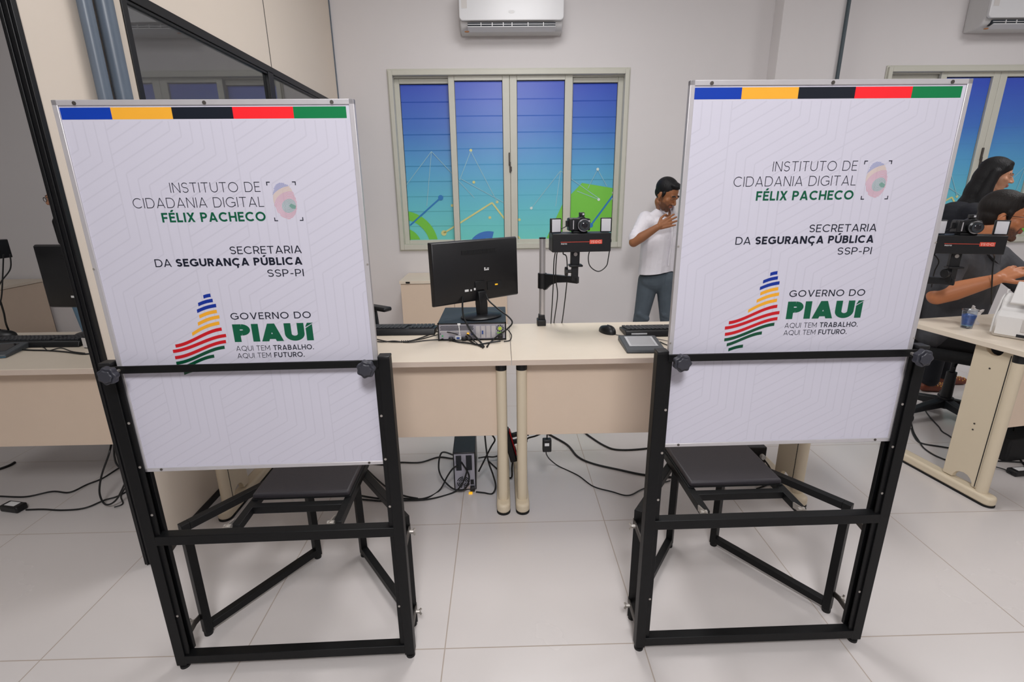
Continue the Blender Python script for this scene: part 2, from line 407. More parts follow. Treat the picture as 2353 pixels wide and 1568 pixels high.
# ------------------------------------------------------------------ windows
def make_window(cx):
    root = bpy.data.objects.new('window_1', None); COL.objects.link(root); root.location = (cx, W, 0); structure(root)
    h = 1.041
    f = MB()   # fixed frame: face trim and deeper jambs with two tracks
    for a, b in (((-h, -.03, WZ0), (-h + .035, .1, WZ1)), ((h - .035, -.03, WZ0), (h, .1, WZ1)), ((-h + .035, -.029, WZ1 - .04), (h - .035, .1, WZ1)), ((-h + .035, -.029, WZ0), (h - .035, .1, WZ0 + .05))): f.box(a, b)
    for a, b in (((-h - .012, -.012, WZ0 - .012), (-h + .02, .001, WZ1 + .012)), ((h - .02, -.012, WZ0 - .012), (h + .012, .001, WZ1 + .012)),
                 ((-h + .02, -.0115, WZ1 - .02), (h - .02, .001, WZ1 + .012)), ((-h + .02, -.0115, WZ0 - .012), (h - .02, .001, WZ0 + .02))): f.box(a, b)
    f.box((-h + .03, .028, WZ1 - .052), (h - .03, .034, WZ1 - .03))       # track lip
    f.build('window_frame', 'window_paint', root, bevel=.003)
    MB().box((-h + .02, .094, WZ0 + .02), (h - .02, .1, WZ1 - .02)).build('window_backing', 'window_dark', root)
    def sash(x0, x1, y, sl, sr, top, slats, pullz=None):
        z0 = WZ0 + .045; z1 = WZ1 - .035 - (0 if y < .03 else .012)
        s = MB()
        s.box((x0, y, z0), (x0 + sl, y + .03, z1)); s.box((x1 - sr, y, z0), (x1, y + .03, z1))
        s.box((x0 + sl, y, z1 - top), (x1 - sr, y + .03, z1)); s.box((x0 + sl, y, z0), (x1 - sr, y + .03, z0 + .038))
        so = s.build('sash', 'window_paint', root, bevel=.003)
        # film over the louvred pane: shallow horizontal ribs
        a, b = x0 + sl + .004, x1 - sr - .004; fz0, fz1 = z0 + .036, z1 - top - .006
        n = 10; v = []; fc = []
        for i in range(n + 1):
            z = fz0 + (fz1 - fz0) * i / n
            v += [(a, y + .022 - slats, z), (b, y + .022 - slats, z)]
            if i < n:
                zt = fz0 + (fz1 - fz0) * (i + .93) / n
                v += [(a, y + .022, zt), (b, y + .022, zt)]
        for i in range(0, len(v) - 2, 2): fc.append((i, i + 1, i + 3, i + 2))
        mb = MB(); mb.add(v, fc)
        mb.build('film_panel', 'window_film_print', so, smooth=0)
        return so, (a, b, y + .022 - slats - .0012)
    c = .096                      # photo positions were measured for the middle window
    S = []
    S.append(sash(-.92 - c, -.380 - c, .055, .05, .06, .045, .004))
    S.append(sash(.600 - c, 1.115 - c, .055, .06, .055, .045, .004))
    S.append(sash(-.437 - c, .097 - c, .012, .052, .062, .042, .0012))
    S.append(sash(.099 - c, .650 - c, .012, .062, .066, .042, .0012))
    # shapes printed on the film, cut to each pane
    def clip(poly, a, b):
        for lim, sg in ((a, 1), (b, -1)):
            out = []
            for i in range(len(poly)):
                p, q = poly[i], poly[(i + 1) % len(poly)]
                ip, iq = (p[0] - lim) * sg >= 0, (q[0] - lim) * sg >= 0
                if ip: out.append(p)
                if ip != iq:
                    t = (lim - p[0]) / (q[0] - p[0]); out.append((lim, p[1] + (q[1] - p[1]) * t))
            poly = out
            if not poly: return poly
        out = []
        for i in range(len(poly)):
            p, q = poly[i], poly[(i + 1) % len(poly)]; lo = .972
            ip, iq = p[1] >= lo, q[1] >= lo
            if ip: out.append(p)
            if ip != iq:
                t = (lo - p[1]) / (q[1] - p[1]); out.append((p[0] + (q[0] - p[0]) * t, lo))
        return out
    def bar(x0, z0, x1, z1, w):
        d = Vector((x1 - x0, z1 - z0)).normalized() * w / 2
        return [(x0 - d.y, z0 + d.x), (x0 + d.y, z0 - d.x), (x1 + d.y, z1 - d.x), (x1 - d.y, z1 + d.x)]
    def arcband(cx_, cz, r0, r1, a0, a1, n=14):
        o = [(cx_ + r1 * cos(radians(a0 + (a1 - a0) * i / n)), cz + r1 * sin(radians(a0 + (a1 - a0) * i / n))) for i in range(n + 1)]
        return [o[i:i + 2] + [(cx_ + r0 * cos(radians(a0 + (a1 - a0) * (i + 1) / n)), cz + r0 * sin(radians(a0 + (a1 - a0) * (i + 1) / n))),
                              (cx_ + r0 * cos(radians(a0 + (a1 - a0) * i / n)), cz + r0 * sin(radians(a0 + (a1 - a0) * i / n)))] for i in range(n)]
    shapes = {'film_green': [[(.766, 1.472), (1.08, 1.419), (1.08, 1.15), (.898, .98), (.40, .90), (.586, 1.295)]] + arcband(-.93, .91, .25, .33, 0, 90) + arcband(-.93, .91, .06, .17, 0, 90),
              'film_blue': [bar(-.86, 1.105, -.557, 1.355, .014), disc2(-.557, 1.355, .024), bar(.861, 1.084, 1.075, 1.375, .016), disc2(.861, 1.084, .022)],
              'film_yellow': [bar(-.543, 1.03, -.077, 1.305, .015), bar(-.077, 1.305, .234, .90, .015), disc2(-.543, 1.03, .026)] + [disc2(x, z, .013) for x, z in ((-.259, 1.764), (-.241, 1.489), (-.101, 1.17), (-.03, 1.311), (-.453, 1.283), (.176, 1.147))],
              'film_navy': arcband(-.12, .84, .14, .205, 75, 150),
              'film_pale': [bar(*p, .005) for p in ((-.87, 1.47, -.62, 1.761), (-.62, 1.761, -.24, 1.35), (-.62, 1.761, -.691, 1.28), (-.26, 1.758, -.37, 1.51), (-.26, 1.758, -.03, 1.311), (-.36, 1.52, .04, 1.30), (.293, 1.254, .558, 1.58), (.558, 1.58, .517, 1.266), (.558, 1.58, .93, 1.33), (.907, 1.591, .82, 1.42), (.907, 1.591, 1.0, 1.44), (.72, 1.4, .927, 1.321))],
              'film_dot': [disc2(x, z, .013) for x, z in ((.289, 1.252), (.908, 1.592), (.927, 1.321), (1.063, 1.381), (1.063, 1.326))]}
    for k, (so, (a, b, y)) in enumerate(S):
        for li, (mt, polys) in enumerate(shapes.items()):
            mb = MB(); yy = y - .0006 * li
            for p in polys:
                q = clip([(x - c, z) for x, z in p], a, b)
                if len(q) > 2: mb.add([(x, yy, z) for x, z in q], [tuple(range(len(q)))])
            if mb.v: mb.build('printed_shape', mt, so, smooth=0)
    # lock on the meeting stiles
    l = MB(); l.box((-.008, -.002, 1.57), (.006, .014, 1.66)); l.box((-.014, -.006, 1.63), (-.002, .012, 1.74)); l.box((.004, -.01, 1.58), (.014, .012, 1.62))
    l.build('window_latch', 'steel_worn', root, bevel=.003)
    return root
w1 = make_window(.096)
w2 = copy_tree(w1); w2.location = (4.455, W, 0); w2.name = 'window_2'

# ------------------------------------------------------------------ air conditioners
def make_ac():
    r = thing('air_conditioner', 'white wall air conditioner directly above the middle window', 'air conditioner', (.116, W, 2.665))
    h = .418
    prof = [(-.012, .0), (-.15, .0), (-.196, .03), (-.215, .075), (-.225, .20), (-.215, .285), (-.18, .30), (-.012, .30)]
    b = MB(); b.prism([(y + .012, z) for y, z in prof], -h, h, 'x'); b.build('body', 'ac_casing', r, bevel=.012, seg=3)
    fp = MB()      # front panel with rounded lower corners
    pts = []; rad = .03; x, z0, z1 = h + .002, .055, .298
    pts += [(-x, z1), (x, z1)]
    for cx_, a0 in ((x - rad, 0), (-x + rad, -90)):
        for i in range(7):
            a = radians(a0 - 15 * i); pts.append((cx_ + rad * cos(a), z0 + rad + rad * sin(a)))
    fp.prism(pts, -.232, -.205, 'y'); fp.build('front_panel', 'ac_white', r, bevel=.006, seg=3)
    o = MB(); o.box((-.355, -.206, .012), (.355, -.16, .047)); o.build('air_outlet', 'ac_dark', r)
    for x in (-.25, -.16, -.07, .0, .13, .255): MB().box((x, -.213, .016), (x + .006, -.2, .046)).build('outlet_vane', 'ac_white', r)
    MB().box((-.355, -.214, .030), (.355, -.209, .034)).build('outlet_vane', 'ac_white', r)
    fl = MB(); fl.prism([(-.222, .012), (-.222, .018), (-.16, -.004), (-.16, -.010)], -.357, .357, 'x'); fl.build('flap', 'ac_white', r, bevel=.002)
    e = MB(); e.prism(disc2(0, .115, .012), -.2335, -.2315, 'y', Matrix.Diagonal((2.2, 1, 1, 1))); e.build('emblem', 'label_white', r)
    MB().box((-.40, -.2332, .14), (-.355, -.2315, .215)).build('energy_sticker', 'scanner_grey', r)
    return r
ac = make_ac()
st = MB(); st.sphere((-.365, -.17, -.008), (.02, .012, .005)); st.build('rust_stain', 'rust', ac)
ac2 = copy_tree(ac); ac2.location = (4.43, W, 2.665); ac2['label'] = 'white wall air conditioner at the upper right, above the right window'

# ------------------------------------------------------------------ partition on the left
PX0, PX1, PY0, PY1 = -1.43, -1.39, 1.682, W - .002
pr = bpy.data.objects.new('wall_partition', None); COL.objects.link(pr); pr.location = (0, 0, 0); structure(pr)
pb = MB()
pb.box((PX0 + .003, PY0 + .018, .03), (PX1 - .003, 2.17, CEIL)); pb.build('panel', 'partition_beige', pr)
MB().box((PX0 + .003, 2.17, .03), (PX1 - .003, PY1, 1.06)).build('panel', 'partition_beige', pr)
MB().box((PX0 + .003, 2.17, 2.14), (PX1 - .003, 3.466, CEIL)).build('panel', 'partition_beige', pr)
MB().box((PX0 + .003, 3.478, 2.14), (PX1 - .003, PY1 - .018, CEIL)).build('panel', 'partition_beige', pr)
po = MB(); po.box((PX0 - .002, PY0, 0), (PX1 + .002, PY0 + .019, CEIL)); po.box((PX0 + .008, PY0 - .004, 0), (PX0 + .014, PY0, CEIL)); po.box((PX1 - .014, PY0 - .004, 0), (PX1 - .008, PY0, CEIL))
po.build('end_post', 'black_aluminium', pr, bevel=.002)
fr = MB()
fr.box((PX0, 2.165, 1.04), (PX1 + .002, 2.198, 2.145)); fr.box((PX0, 3.40, 1.04), (PX1 + .002, 3.47, 2.12)); fr.box((PX0, 2.165, 1.04), (PX1 + .002, PY1 - .02, 1.075))
fr.box((PX0, 2.165, 2.112), (PX1 + .002, PY1 - .018, 2.15)); fr.box((PX1 - .02, 2.165, 2.098), (PX1 - .004, PY1 - .02, 2.112))
fr.build('glazing_frame', 'black_aluminium', pr, bevel=.002)
MB().box((PX0 + .004, 3.466, 2.15), (PX1 - .004, 3.478, CEIL)).build('panel_seam', 'black_aluminium', pr)
MB().box((PX0 - .001, PY0 + .02, 0), (PX1 + .004, PY1, .032)).build('skirting_rail', 'black_aluminium', pr)
MB().box((PX0, PY1 - .016, 0), (PX1 + .003, PY1, CEIL)).build('wall_channel', 'conduit_grey', pr)
for a, b in ((2.198, 3.40), (3.47, PY1 - .02)): MB().box((-1.413, a, 1.075), (-1.407, b, 2.113)).build('glass_pane', 'pane_glass', pr)

def conduit(label, x, y, r, m, z0=0.0):
    mb = MB(); mb.cyl((0, 0, z0), (0, 0, CEIL), r, n=20)
    o = mb.build('conduit_pipe', m); o.location = (x, y, 0)
    return tag(o, label, 'pipe', 'conduit pipes on the walls')
def clips(o, r, zs, sx, sy, m):
    for z in zs:
        c = MB(); c.cyl((0, 0, z), (0, 0, z + .02), r * 1.12, n=20); c.box((min(0, sx), min(-.006, sy), z), (max(0, sx) if sx else .006, max(.006, sy), z + .02)); c.build('pipe_clip', m, o)
CZ = 1.05
c1 = conduit('thinner grey conduit pipe on the beige partition, nearer its front end post', PX1 + .026, 1.94, .022, 'conduit_grey', CZ); clips(c1, .022, (1.2, 2.5), -.026, 0, 'conduit_grey')
c2_ = conduit('thicker grey conduit pipe on the partition, next to the glass pane', PX1 + .03, 2.03, .028, 'conduit_grey', CZ); clips(c2_, .028, (1.2, 2.5), -.03, 0, 'conduit_grey')
c3_ = conduit('thin dark conduit pipe on the wall column between the two windows', 2.877, W - .167, .0145, 'conduit_dark'); clips(c3_, .0145, (.6, 2.9), 0, .016, 'conduit_dark')

jb = thing('junction_box', 'grey junction box on the partition where the two conduit pipes end', 'junction box', (PX1, 1.985, .97))
MB().box((0, -.075, 0), (.065, .075, .08)).build('box', 'conduit_grey', jb, bevel=.005)
MB().box((.065, -.07, .005), (.069, .07, .075)).build('cover', 'conduit_grey', jb, bevel=.002)
# ------------------------------------------------------------------ cabinets
def cabinet(label, loc, w, d, h, rz=0):
    r = thing('cabinet', label, 'cabinet', loc, rz, 'low beige cabinets')
    MB().box((0, .02, .04), (w, d, h - .027)).build('body', 'laminate_panel', r)
    MB().box((-.008, -.006, h - .026), (w + .008, d, h)).build('top', 'laminate', r, bevel=.002)
    MB().box((.02, .04, 0), (w - .02, d - .02, .04)).build('plinth', 'black_matte', r)
    for k in (0, 1):
        x0 = .002 + k * w / 2; x1 = x0 + w / 2 - .005
        dr = MB().box((x0, .0, .045), (x1, .018, h - .03)).build('door', 'laminate_panel', r, bevel=.0015)
        hx = x1 - .04 if k == 0 else x0 + .04
        MB().cyl((hx, -.02, h * .62), (hx, 0, h * .62), .009).build('knob', 'black_plastic', dr)
    lk = MB(); lk.box((.05, -.012, h - .02), (.085, -.005, h - .006)); lk.build('lock', 'black_plastic', r)
    return r
cabinet('low beige two-door cabinet against the back wall, behind the monitor', (-.885, 4.355, 0), .93, .455, .665)
cabinet('low beige cabinet in the far left bay, side turned this way', (-4.315, 3.6, 0), 1.18, .46, .665, pi / 2)
# ------------------------------------------------------------------ stroke lettering (flat print)
def _arc(cx, cy, rx, ry, a0, a1, n=14): return [(cx + rx * cos(radians(a0 + (a1 - a0) * i / n)), cy + ry * sin(radians(a0 + (a1 - a0) * i / n))) for i in range(n + 1)]
def glyph(ch, t):
    """strokes of a geometric capital (cap height 1): ('s',x0,y0,x1,y1) straight, ('c',pts,closed) curved; returns width"""
    h = t / 2; S = []
    V = lambda x, y0=0, y1=1: S.append(('s', x, y0, x, y1))
    Hh = lambda y, x0, x1: S.append(('h', x0, y, x1, y))
    D = lambda x0, y0, x1, y1: S.append(('s', x0, y0, x1, y1))
    C = lambda pts, cl=False: S.append(('c', pts, cl))
    b = {'É': 'E', 'Í': 'I', 'Ú': 'U', 'Ç': 'C'}.get(ch, ch)
    if b == 'I': w = t; V(h)
    elif b in 'ELF':
        w = .58 if b != 'L' else .54; w += t * .25; V(h)
        if b != 'F': Hh(h, 0, w)
        if b != 'L': Hh(1 - h, 0, w); Hh(.52 if b == 'E' else .47, 0, w * .9)
    elif b == 'T': w = .72 + t * .2; V(w / 2); Hh(1 - h, 0, w)
    elif b == 'H': w = .74 + t * .3; V(h); V(w - h); Hh(.5, 0, w)
    elif b == 'N': w = .76 + t * .3; V(h); V(w - h); D(h * 1.1, 1, w - h * 1.1, 0)
    elif b == 'M': w = .9 + t * .4; V(h); V(w - h); D(h, 1, w / 2, .25); D(w - h, 1, w / 2, .25)
    elif b == 'A': w = .84 + t * .35; D(h * 1.1, 0, w / 2, 1); D(w - h * 1.1, 0, w / 2, 1); Hh(.27, w * .2, w * .8)
    elif b == 'V': w = .84 + t * .35; D(h * 1.1, 1, w / 2, 0); D(w - h * 1.1, 1, w / 2, 0)
    elif b == 'X': w = .74 + t * .4; D(h * 1.2, 0, w - h * 1.2, 1); D(h * 1.2, 1, w - h * 1.2, 0)
    elif b in 'OQ':
        w = 1.04; C(_arc(w / 2, .5, w / 2 - h, .5 - h, 0, 360, 36)[:-1], True)
        if b == 'Q': D(w * .55, .22, w * .9, -.1)
    elif b == 'C': w = .92; C(_arc(.52, .5, .52 - h, .5 - h, 45, 315, 28))
    elif b == 'G': w = .98; C(_arc(.52, .5, .52 - h, .5 - h, 42, 328, 28)); Hh(.47, .56, w); V(w - h, .12, .47 + h)
    elif b == 'D': w = .86; V(h); Hh(1 - h, 0, .42); Hh(h, 0, .42); C(_arc(.40, .5, w - .40 - h, .5 - h, -90, 90, 20))
    elif b in 'PR':
        w = .66 + t * .2; y = .36; V(h); Hh(1 - h, 0, .36); Hh(y + h, 0, .36); C(_arc(.36, (1 + y) / 2, w - .36 - h, (1 - y) / 2 - h, -90, 90, 18))
        if b == 'R': D(.38, y + h, w - h * .8, 0)
    elif b == 'B':
        w = .68 + t * .2; V(h)
        for y0, y1, ww in ((.0, .52 + h, w), (.52 - h, 1, w * .93)):
            Hh(y1 - h, 0, .36); Hh(y0 + h, 0, .36); C(_arc(.36, (y0 + y1) / 2, ww - .36 - h, (y1 - y0) / 2 - h, -90, 90, 16))
    elif b == 'S':
        w = .66 + t * .15; r = (1 - t) / 4
        C(_arc(w / 2, 1 - h - r, w / 2 - h, r, 25, 270, 16)[:-1] + _arc(w / 2, h + r, w / 2 - h, r, 90, -155, 16))
    elif b == 'U':
        w = .78 + t * .2; rx = w / 2 - h; yb = h + rx * .95
        C([(h, 1), (h, yb + .15)] + _arc(w / 2, yb, rx, yb - h, 180, 360, 18) + [(w - h, yb + .15), (w - h, 1)])
    elif b == '-': w = .42; Hh(.38, .04, .38)
    elif b == '.': w = t * 1.1; S.append(('h', 0, h, t, h))
    elif b == '1': w = .40; V(w - h); D(h, .74, w - h, .96)
    elif b == '5': w = .66; Hh(1 - h, .1, w); S.append(('s', .12, .45, .16, 1)); C(_arc(.33, .33, .33 - h, .33 - h, 120, -150, 16))
    elif b == '0': w = .74; C(_arc(w / 2, .5, w / 2 - h, .5 - h, 0, 360, 28)[:-1], True)
    elif b == 'i': w = t; V(h, 0, .72); S.append(('s', h, .82, h, 1))
    elif b == ' ': w = .30
    else: w = .5
    if ch in 'ÉÍÚ': S.append(('s', w / 2 - .02, 1.08, w / 2 + .14, 1.3 if t < .25 else 1.2))
    if ch == 'Ç': C(_arc(.52, -.1, .09, .1, 110, -100, 8))
    return S, w
def stroke_polys(S, t):
    out = []; h = t / 2
    for s in S:
        if s[0] == 'h': x0, y, x1, _ = s[1:]; out.append([(x0, y - h), (x1, y - h), (x1, y + h), (x0, y + h)])
        elif s[0] == 's':
            x0, y0, x1, y1 = s[1:]; L = sqrt((x1 - x0) ** 2 + (y1 - y0) ** 2); k = h * L / max(abs(y1 - y0), 1e-3); k = min(k, h * 2.2)
            out.append([(x0 - k, y0), (x0 + k, y0), (x1 + k, y1), (x1 - k, y1)])
        else:
            P = s[1]; n = len(P); cl = s[2]; l = []; r = []
            for i in range(n):
                a = P[(i - 1) % n] if (cl or i) else P[i]; b = P[(i + 1) % n] if (cl or i < n - 1) else P[i]
                d = Vector((b[0] - a[0], b[1] - a[1])).normalized(); l.append((P[i][0] - d.y * h, P[i][1] + d.x * h)); r.append((P[i][0] + d.y * h, P[i][1] - d.x * h))
            for i in range(n if cl else n - 1): j = (i + 1) % n; out.append([l[i], r[i], r[j], l[j]])
    return out
def text_polys(runs, x0, x1, base, cap, gap=.13):
    """runs: [(text, weight)] fitted between x0 and x1; returns polygons in sign space"""
    polys = []; x = 0
    for text, t in runs:
        for ch in text:
            S, w = glyph(ch, t); polys += [[(px_ + x, py_) for px_, py_ in p] for p in stroke_polys(S, t)]; x += w + gap
    x -= gap; k = (x1 - x0) / x
    return [[(x0 + a * k, base + b * cap) for a, b in p] for p in polys]
_ro = random.Random(2)
def flat(name, polys, y, m, parent):
    """printed shapes lying on a vertical face that looks towards -y"""
    mb = MB()
    for n_, p in enumerate(polys):
        ar = sum(p[i][0] * p[(i + 1) % len(p)][1] - p[(i + 1) % len(p)][0] * p[i][1] for i in range(len(p)))
        if ar < 0: p = p[::-1]
        yo = y - _ro.uniform(0, 5e-5); mb.add([(a, yo, b) for a, b in p], [tuple(range(len(p)))])
    me_o = mb.build(name, m, parent, smooth=0)
    bm = bmesh.new(); bm.from_mesh(me_o.data)
    for f in bm.faces:
        if f.normal.y > 0: f.normal_flip()
    bm.to_mesh(me_o.data); bm.free()
    return me_o

# ------------------------------------------------------------------ the two photo chairs with printed backdrops
BH = .918; BW = .325
def backdrop_panel(parent, zbot):
    """white printed board in an aluminium edge, u to the right from its left edge, v down from its top"""
    b = MB().box((-BW, .0, 0), (BW, .009, BH)).build('backdrop_panel', 'sign_white', parent); b.location = (0, .003, zbot)
    b['label'] = 'white printed backdrop board'
    U = lambda u: u - .3185; Vv = lambda v: BH - v
    f = MB(); e = .0078
    for a, c in (((-BW - .004, -.003, -.004), (-BW + e, .011, BH + .004)), ((BW - e, -.003, -.004), (BW + .004, .011, BH + .004))): f.box(a, c)
    f.box((-BW - .004, -.003, BH - e), (BW + .004, .011, BH + .004)); f.box((-BW - .004, -.003, -.004), (BW + .004, .011, e - .001))
    f.build('edge_frame', 'aluminium', b, bevel=.0012)
    for x in (-.28, .0, .28):
        s = MB(); s.cyl((x, -.0045, BH - .003), (x, -.003, BH - .003), .0042, n=12); s.cyl((x, -.0048, BH - .003), (x, -.0044, BH - .003), .0022, n=10)
        s.build('screw', 'steel_worn', b)
    for x in (-.28, .28):
        s = MB(); s.cyl((x, -.0045, .003), (x, -.003, .003), .0035, n=12); s.build('screw', 'steel_worn', b)
    for z in (.12, .3, .55): 
        for x in (-BW - .001, BW + .001): MB().cyl((x - (.003 if x < 0 else -.003) * 0, -.0042, z), (x, -.003, z), .0025, n=10).build('screw', 'zinc', b)
    # faint line pattern
    s = .0232; q_ = .56; dd = s * q_; L = .159; dl = L + 6 * s * q_; lw = .0030; pol = []
    def seg(x0, z0, x1, z1):
        if x0 > x1: x0, z0, x1, z1 = x1, z1, x0, z0
        for lo, hi in ((-BW + e + .001, BW - e - .001),):
            if x1 < lo or x0 > hi: return
            if x1 - x0 > 1e-6:
                m = (z1 - z0) / (x1 - x0)
                if x0 < lo: z0 += m * (lo - x0); x0 = lo
                if x1 > hi: z1 += m * (hi - x1); x1 = hi
        zl, zh = .011, BH - .040
        if max(z0, z1) < zl or min(z0, z1) > zh: return
        if x1 - x0 > 1e-6:
            m = (z1 - z0) / (x1 - x0)
            if z0 < zl: x0 += (zl - z0) / m; z0 = zl
            if z1 > zh: x1 += (zh - z1) / m; z1 = zh
            q = lw / 2 * sqrt(1 + m * m); pol.append([(x0, z0 - q), (x1, z1 - q), (x1, z1 + q), (x0, z0 + q)])
        else:
            z0, z1 = max(min(z0, z1), zl), min(max(z0, z1), zh); pol.append([(x0 - lw / 2, z0), (x0 + lw / 2, z0), (x0 + lw / 2, z1), (x0 - lw / 2, z1)])
    xs, ys = U(.0915) - 6 * s, Vv(.138) + 6 * dd
    for m in range(-3, 5):
        xm = xs + 6 * s * m
        for n in range(-4, 4):
            yb = ys + m * dl + n * 2 * dl
            for i in range(7):
                x = xm + i * s
                seg(x, yb - i * dd, x, yb - i * dd + L); seg(x, yb + L - i * dd, x + 6 * s, yb + L - i * dd + 6 * dd)
            for t in range(1, 6): seg(xm + 6 * s, yb - 6 * dd + t * L / 6, xm + 12 * s, yb + t * L / 6)
    flat('line_pattern', pol, -.00003, 'pattern_grey', b)
    # coloured band
    xs = (.002, .111, .243, .376, .510, .628)
    for i, m in enumerate(('band_blue', 'band_yellow', 'band_black', 'band_red', 'band_green')):
        o = flat('colour_band', [[(U(xs[i]), Vv(.036)), (U(xs[i + 1]), Vv(.036)), (U(xs[i + 1]), Vv(.0115)), (U(xs[i]), Vv(.0115))]], -.00012, m, b)
        o['label'] = m[5:] + ' printed bar'
    TX = lambda name, runs, u0, u1, v, cap, m, gap=.13: flat(name, text_polys(runs, U(u0), U(u1), Vv(v), cap, gap), -.0002, m, b)
    R, BD = .125, .22
    TX('lettering', [('INSTITUTO DE', .075)], .206, .4115, .1945, .0225, 'ink_black', .2)
    TX('lettering', [('CIDADANIA DIGITAL', .075)], .115, .4150, .2285, .0230, 'ink_black', .19)
    TX('lettering', [('FÉLIX PACHECO', .20)], .174, .4145, .2615, .0220, 'ink_green', .13)
    TX('lettering', [('SECRETARIA', R)], .318, .4885, .3385, .0185, 'ink_black', .15)
    TX('lettering', [('DA ', R), ('SEGURANÇA PÚBLICA', BD)], .136, .4865, .3665, .0190, 'ink_black', .12)
    TX('lettering', [('SSP-PI', R)], .399, .4865, .3950, .0180, 'ink_black', .15)
    TX('lettering', [('GOVERNO DO', .14)], .292, .4905, .5015, .0175, 'ink_black', .18)
    word = []; xw = 0
    for ch_, in 'PIAU':
        S_, w_ = glyph(ch_, .29); word += [[(a + xw, c_) for a, c_ in p] for p in stroke_polys(S_, .29)]; xw += w_ + .07
    word += [[(xw, 0), (xw + .29, 0), (xw + .29, .93), (xw, .70)], [(xw - .0, .80), (xw + .0, .76), (xw + .33, .99), (xw + .33, 1.0), (xw + .08, 1.0)]]; xw += .31
    kx = (.4915 - .292) / xw
    flat('lettering', [[(U(.292) + a * kx, Vv(.5600) + c_ * .0465) for a, c_ in p] for p in word], -.0002, 'ink_green', b)
    TX('lettering', [('AQUI TEM ', .10), ('TRABALHO.', .17)], .292, .4875, .5840, .0135, 'ink_black', .15)
    TX('lettering', [('AQUI TEM ', .10), ('FUTURO.', .17)], .292, .4615, .6035, .0135, 'ink_black', .15)
    # crop marks around the fingerprint
    cm = []
    for (u, v, sx, sz) in ((.427, .172, 1, -1), (.495, .172, -1, -1), (.434, .262, 1, 1), (.502, .262, -1, 1)):
        x, z = U(u), Vv(v); l, w = .0085, .0022
        cm += [[(x, z), (x + sx * l, z), (x + sx * l, z + sz * w), (x, z + sz * w)], [(x, z), (x + sx * w, z), (x + sx * w, z + sz * l), (x, z + sz * l)]]
    flat('corner_marks', cm, -.0002, 'ink_black', b)
    # fingerprint: whorl of thin rings cut by a leaning oval
    cols = {'print_green': [], 'print_pink': [], 'print_yellow': [], 'print_blue': []}
    ex, ez = U(.4645), Vv(.2155); wx, wz = U(.4725), Vv(.2270)
    def inside(x, z): dx = x - ex + (z - ez) * .07; return (dx / .0275) ** 2 + ((z - ez) / .0425) ** 2 < 1
    rr = .0015; i = 0
    while rr < .066:
        n = 72; key = 'print_green' if rr < .0175 else 'print_pink' if rr < .034 else 'print_yellow' if rr < .047 else 'print_blue'
        for q in range(n):
            a0, a1 = 2 * pi * q / n, 2 * pi * (q + 1) / n
            k = 1 + .12 * sin(a0 * 2 + 1)
            p = []
            for rad, a in ((rr, a0), (rr, a1), (rr + .00085, a1), (rr + .00085, a0)): p.append((wx + rad * .92 * (1 + .10 * sin(a * 2 + .7)) * cos(a), wz + rad * (1 + .10 * sin(a * 2 + .7)) * sin(a)))
            if all(inside(*t_) for t_ in p): cols[key].append(p)
        rr += .0020; i += 1
    core = [(U(.4725), Vv(.2270)), (U(.4785), Vv(.2215)), (U(.489), Vv(.2275)), (U(.487), Vv(.234)), (U(.479), Vv(.2335))]
    cols['print_green'].append(core)
    for m, p in cols.items(): flat('fingerprint_emblem', p, -.0002, m, b)
    # striped map emblem
    st = [(.235, .442, .253, .438), (.219, .461, .256, .451), (.213, .478, .262, .464), (.216, .492, .261, .479), (.209, .511, .265, .493), (.19, .537, .262, .509), (.143, .567, .265, .525), (.134, .581, .273, .542), (.136, .598, .27, .558), (.136, .613, .264, .573), (.144, .627, .234, .596), (.15, .641, .188, .631)]
    for i, (u0, v0, u1, v1) in enumerate(st):
        m = 'ink_blue' if i < 3 else 'ink_yellow' if i < 6 else 'ink_red' if i < 9 else 'ink_darkgreen'
        p = []; n = 16; hw = .0043
        amp = (u1 - u0) / .13
        def f_(t):
            sm = t * t * (3 - 2 * t); bow = t + .22 * sin(pi * t)
            a = (amp if amp < 1 else 1)
            return ((1 - a) * bow + a * (.75 * sm + .25 * t)) if i in (6, 7, 8, 9, 10) else bow * .75 + .25 * t
        for k in range(n):
            t0, t1 = k / n, (k + 1) / n
            x0, x1 = u0 + (u1 - u0) * t0, u0 + (u1 - u0) * t1; z0, z1 = v0 + (v1 - v0) * f_(t0), v0 + (v1 - v0) * f_(t1)
            p.append([(U(x0), Vv(z0 + hw)), (U(x1), Vv(z1 + hw)), (U(x1), Vv(z1 - hw)), (U(x0), Vv(z0 - hw))])
        flat('emblem_stripe', p, -.0002, m, b)
    return b
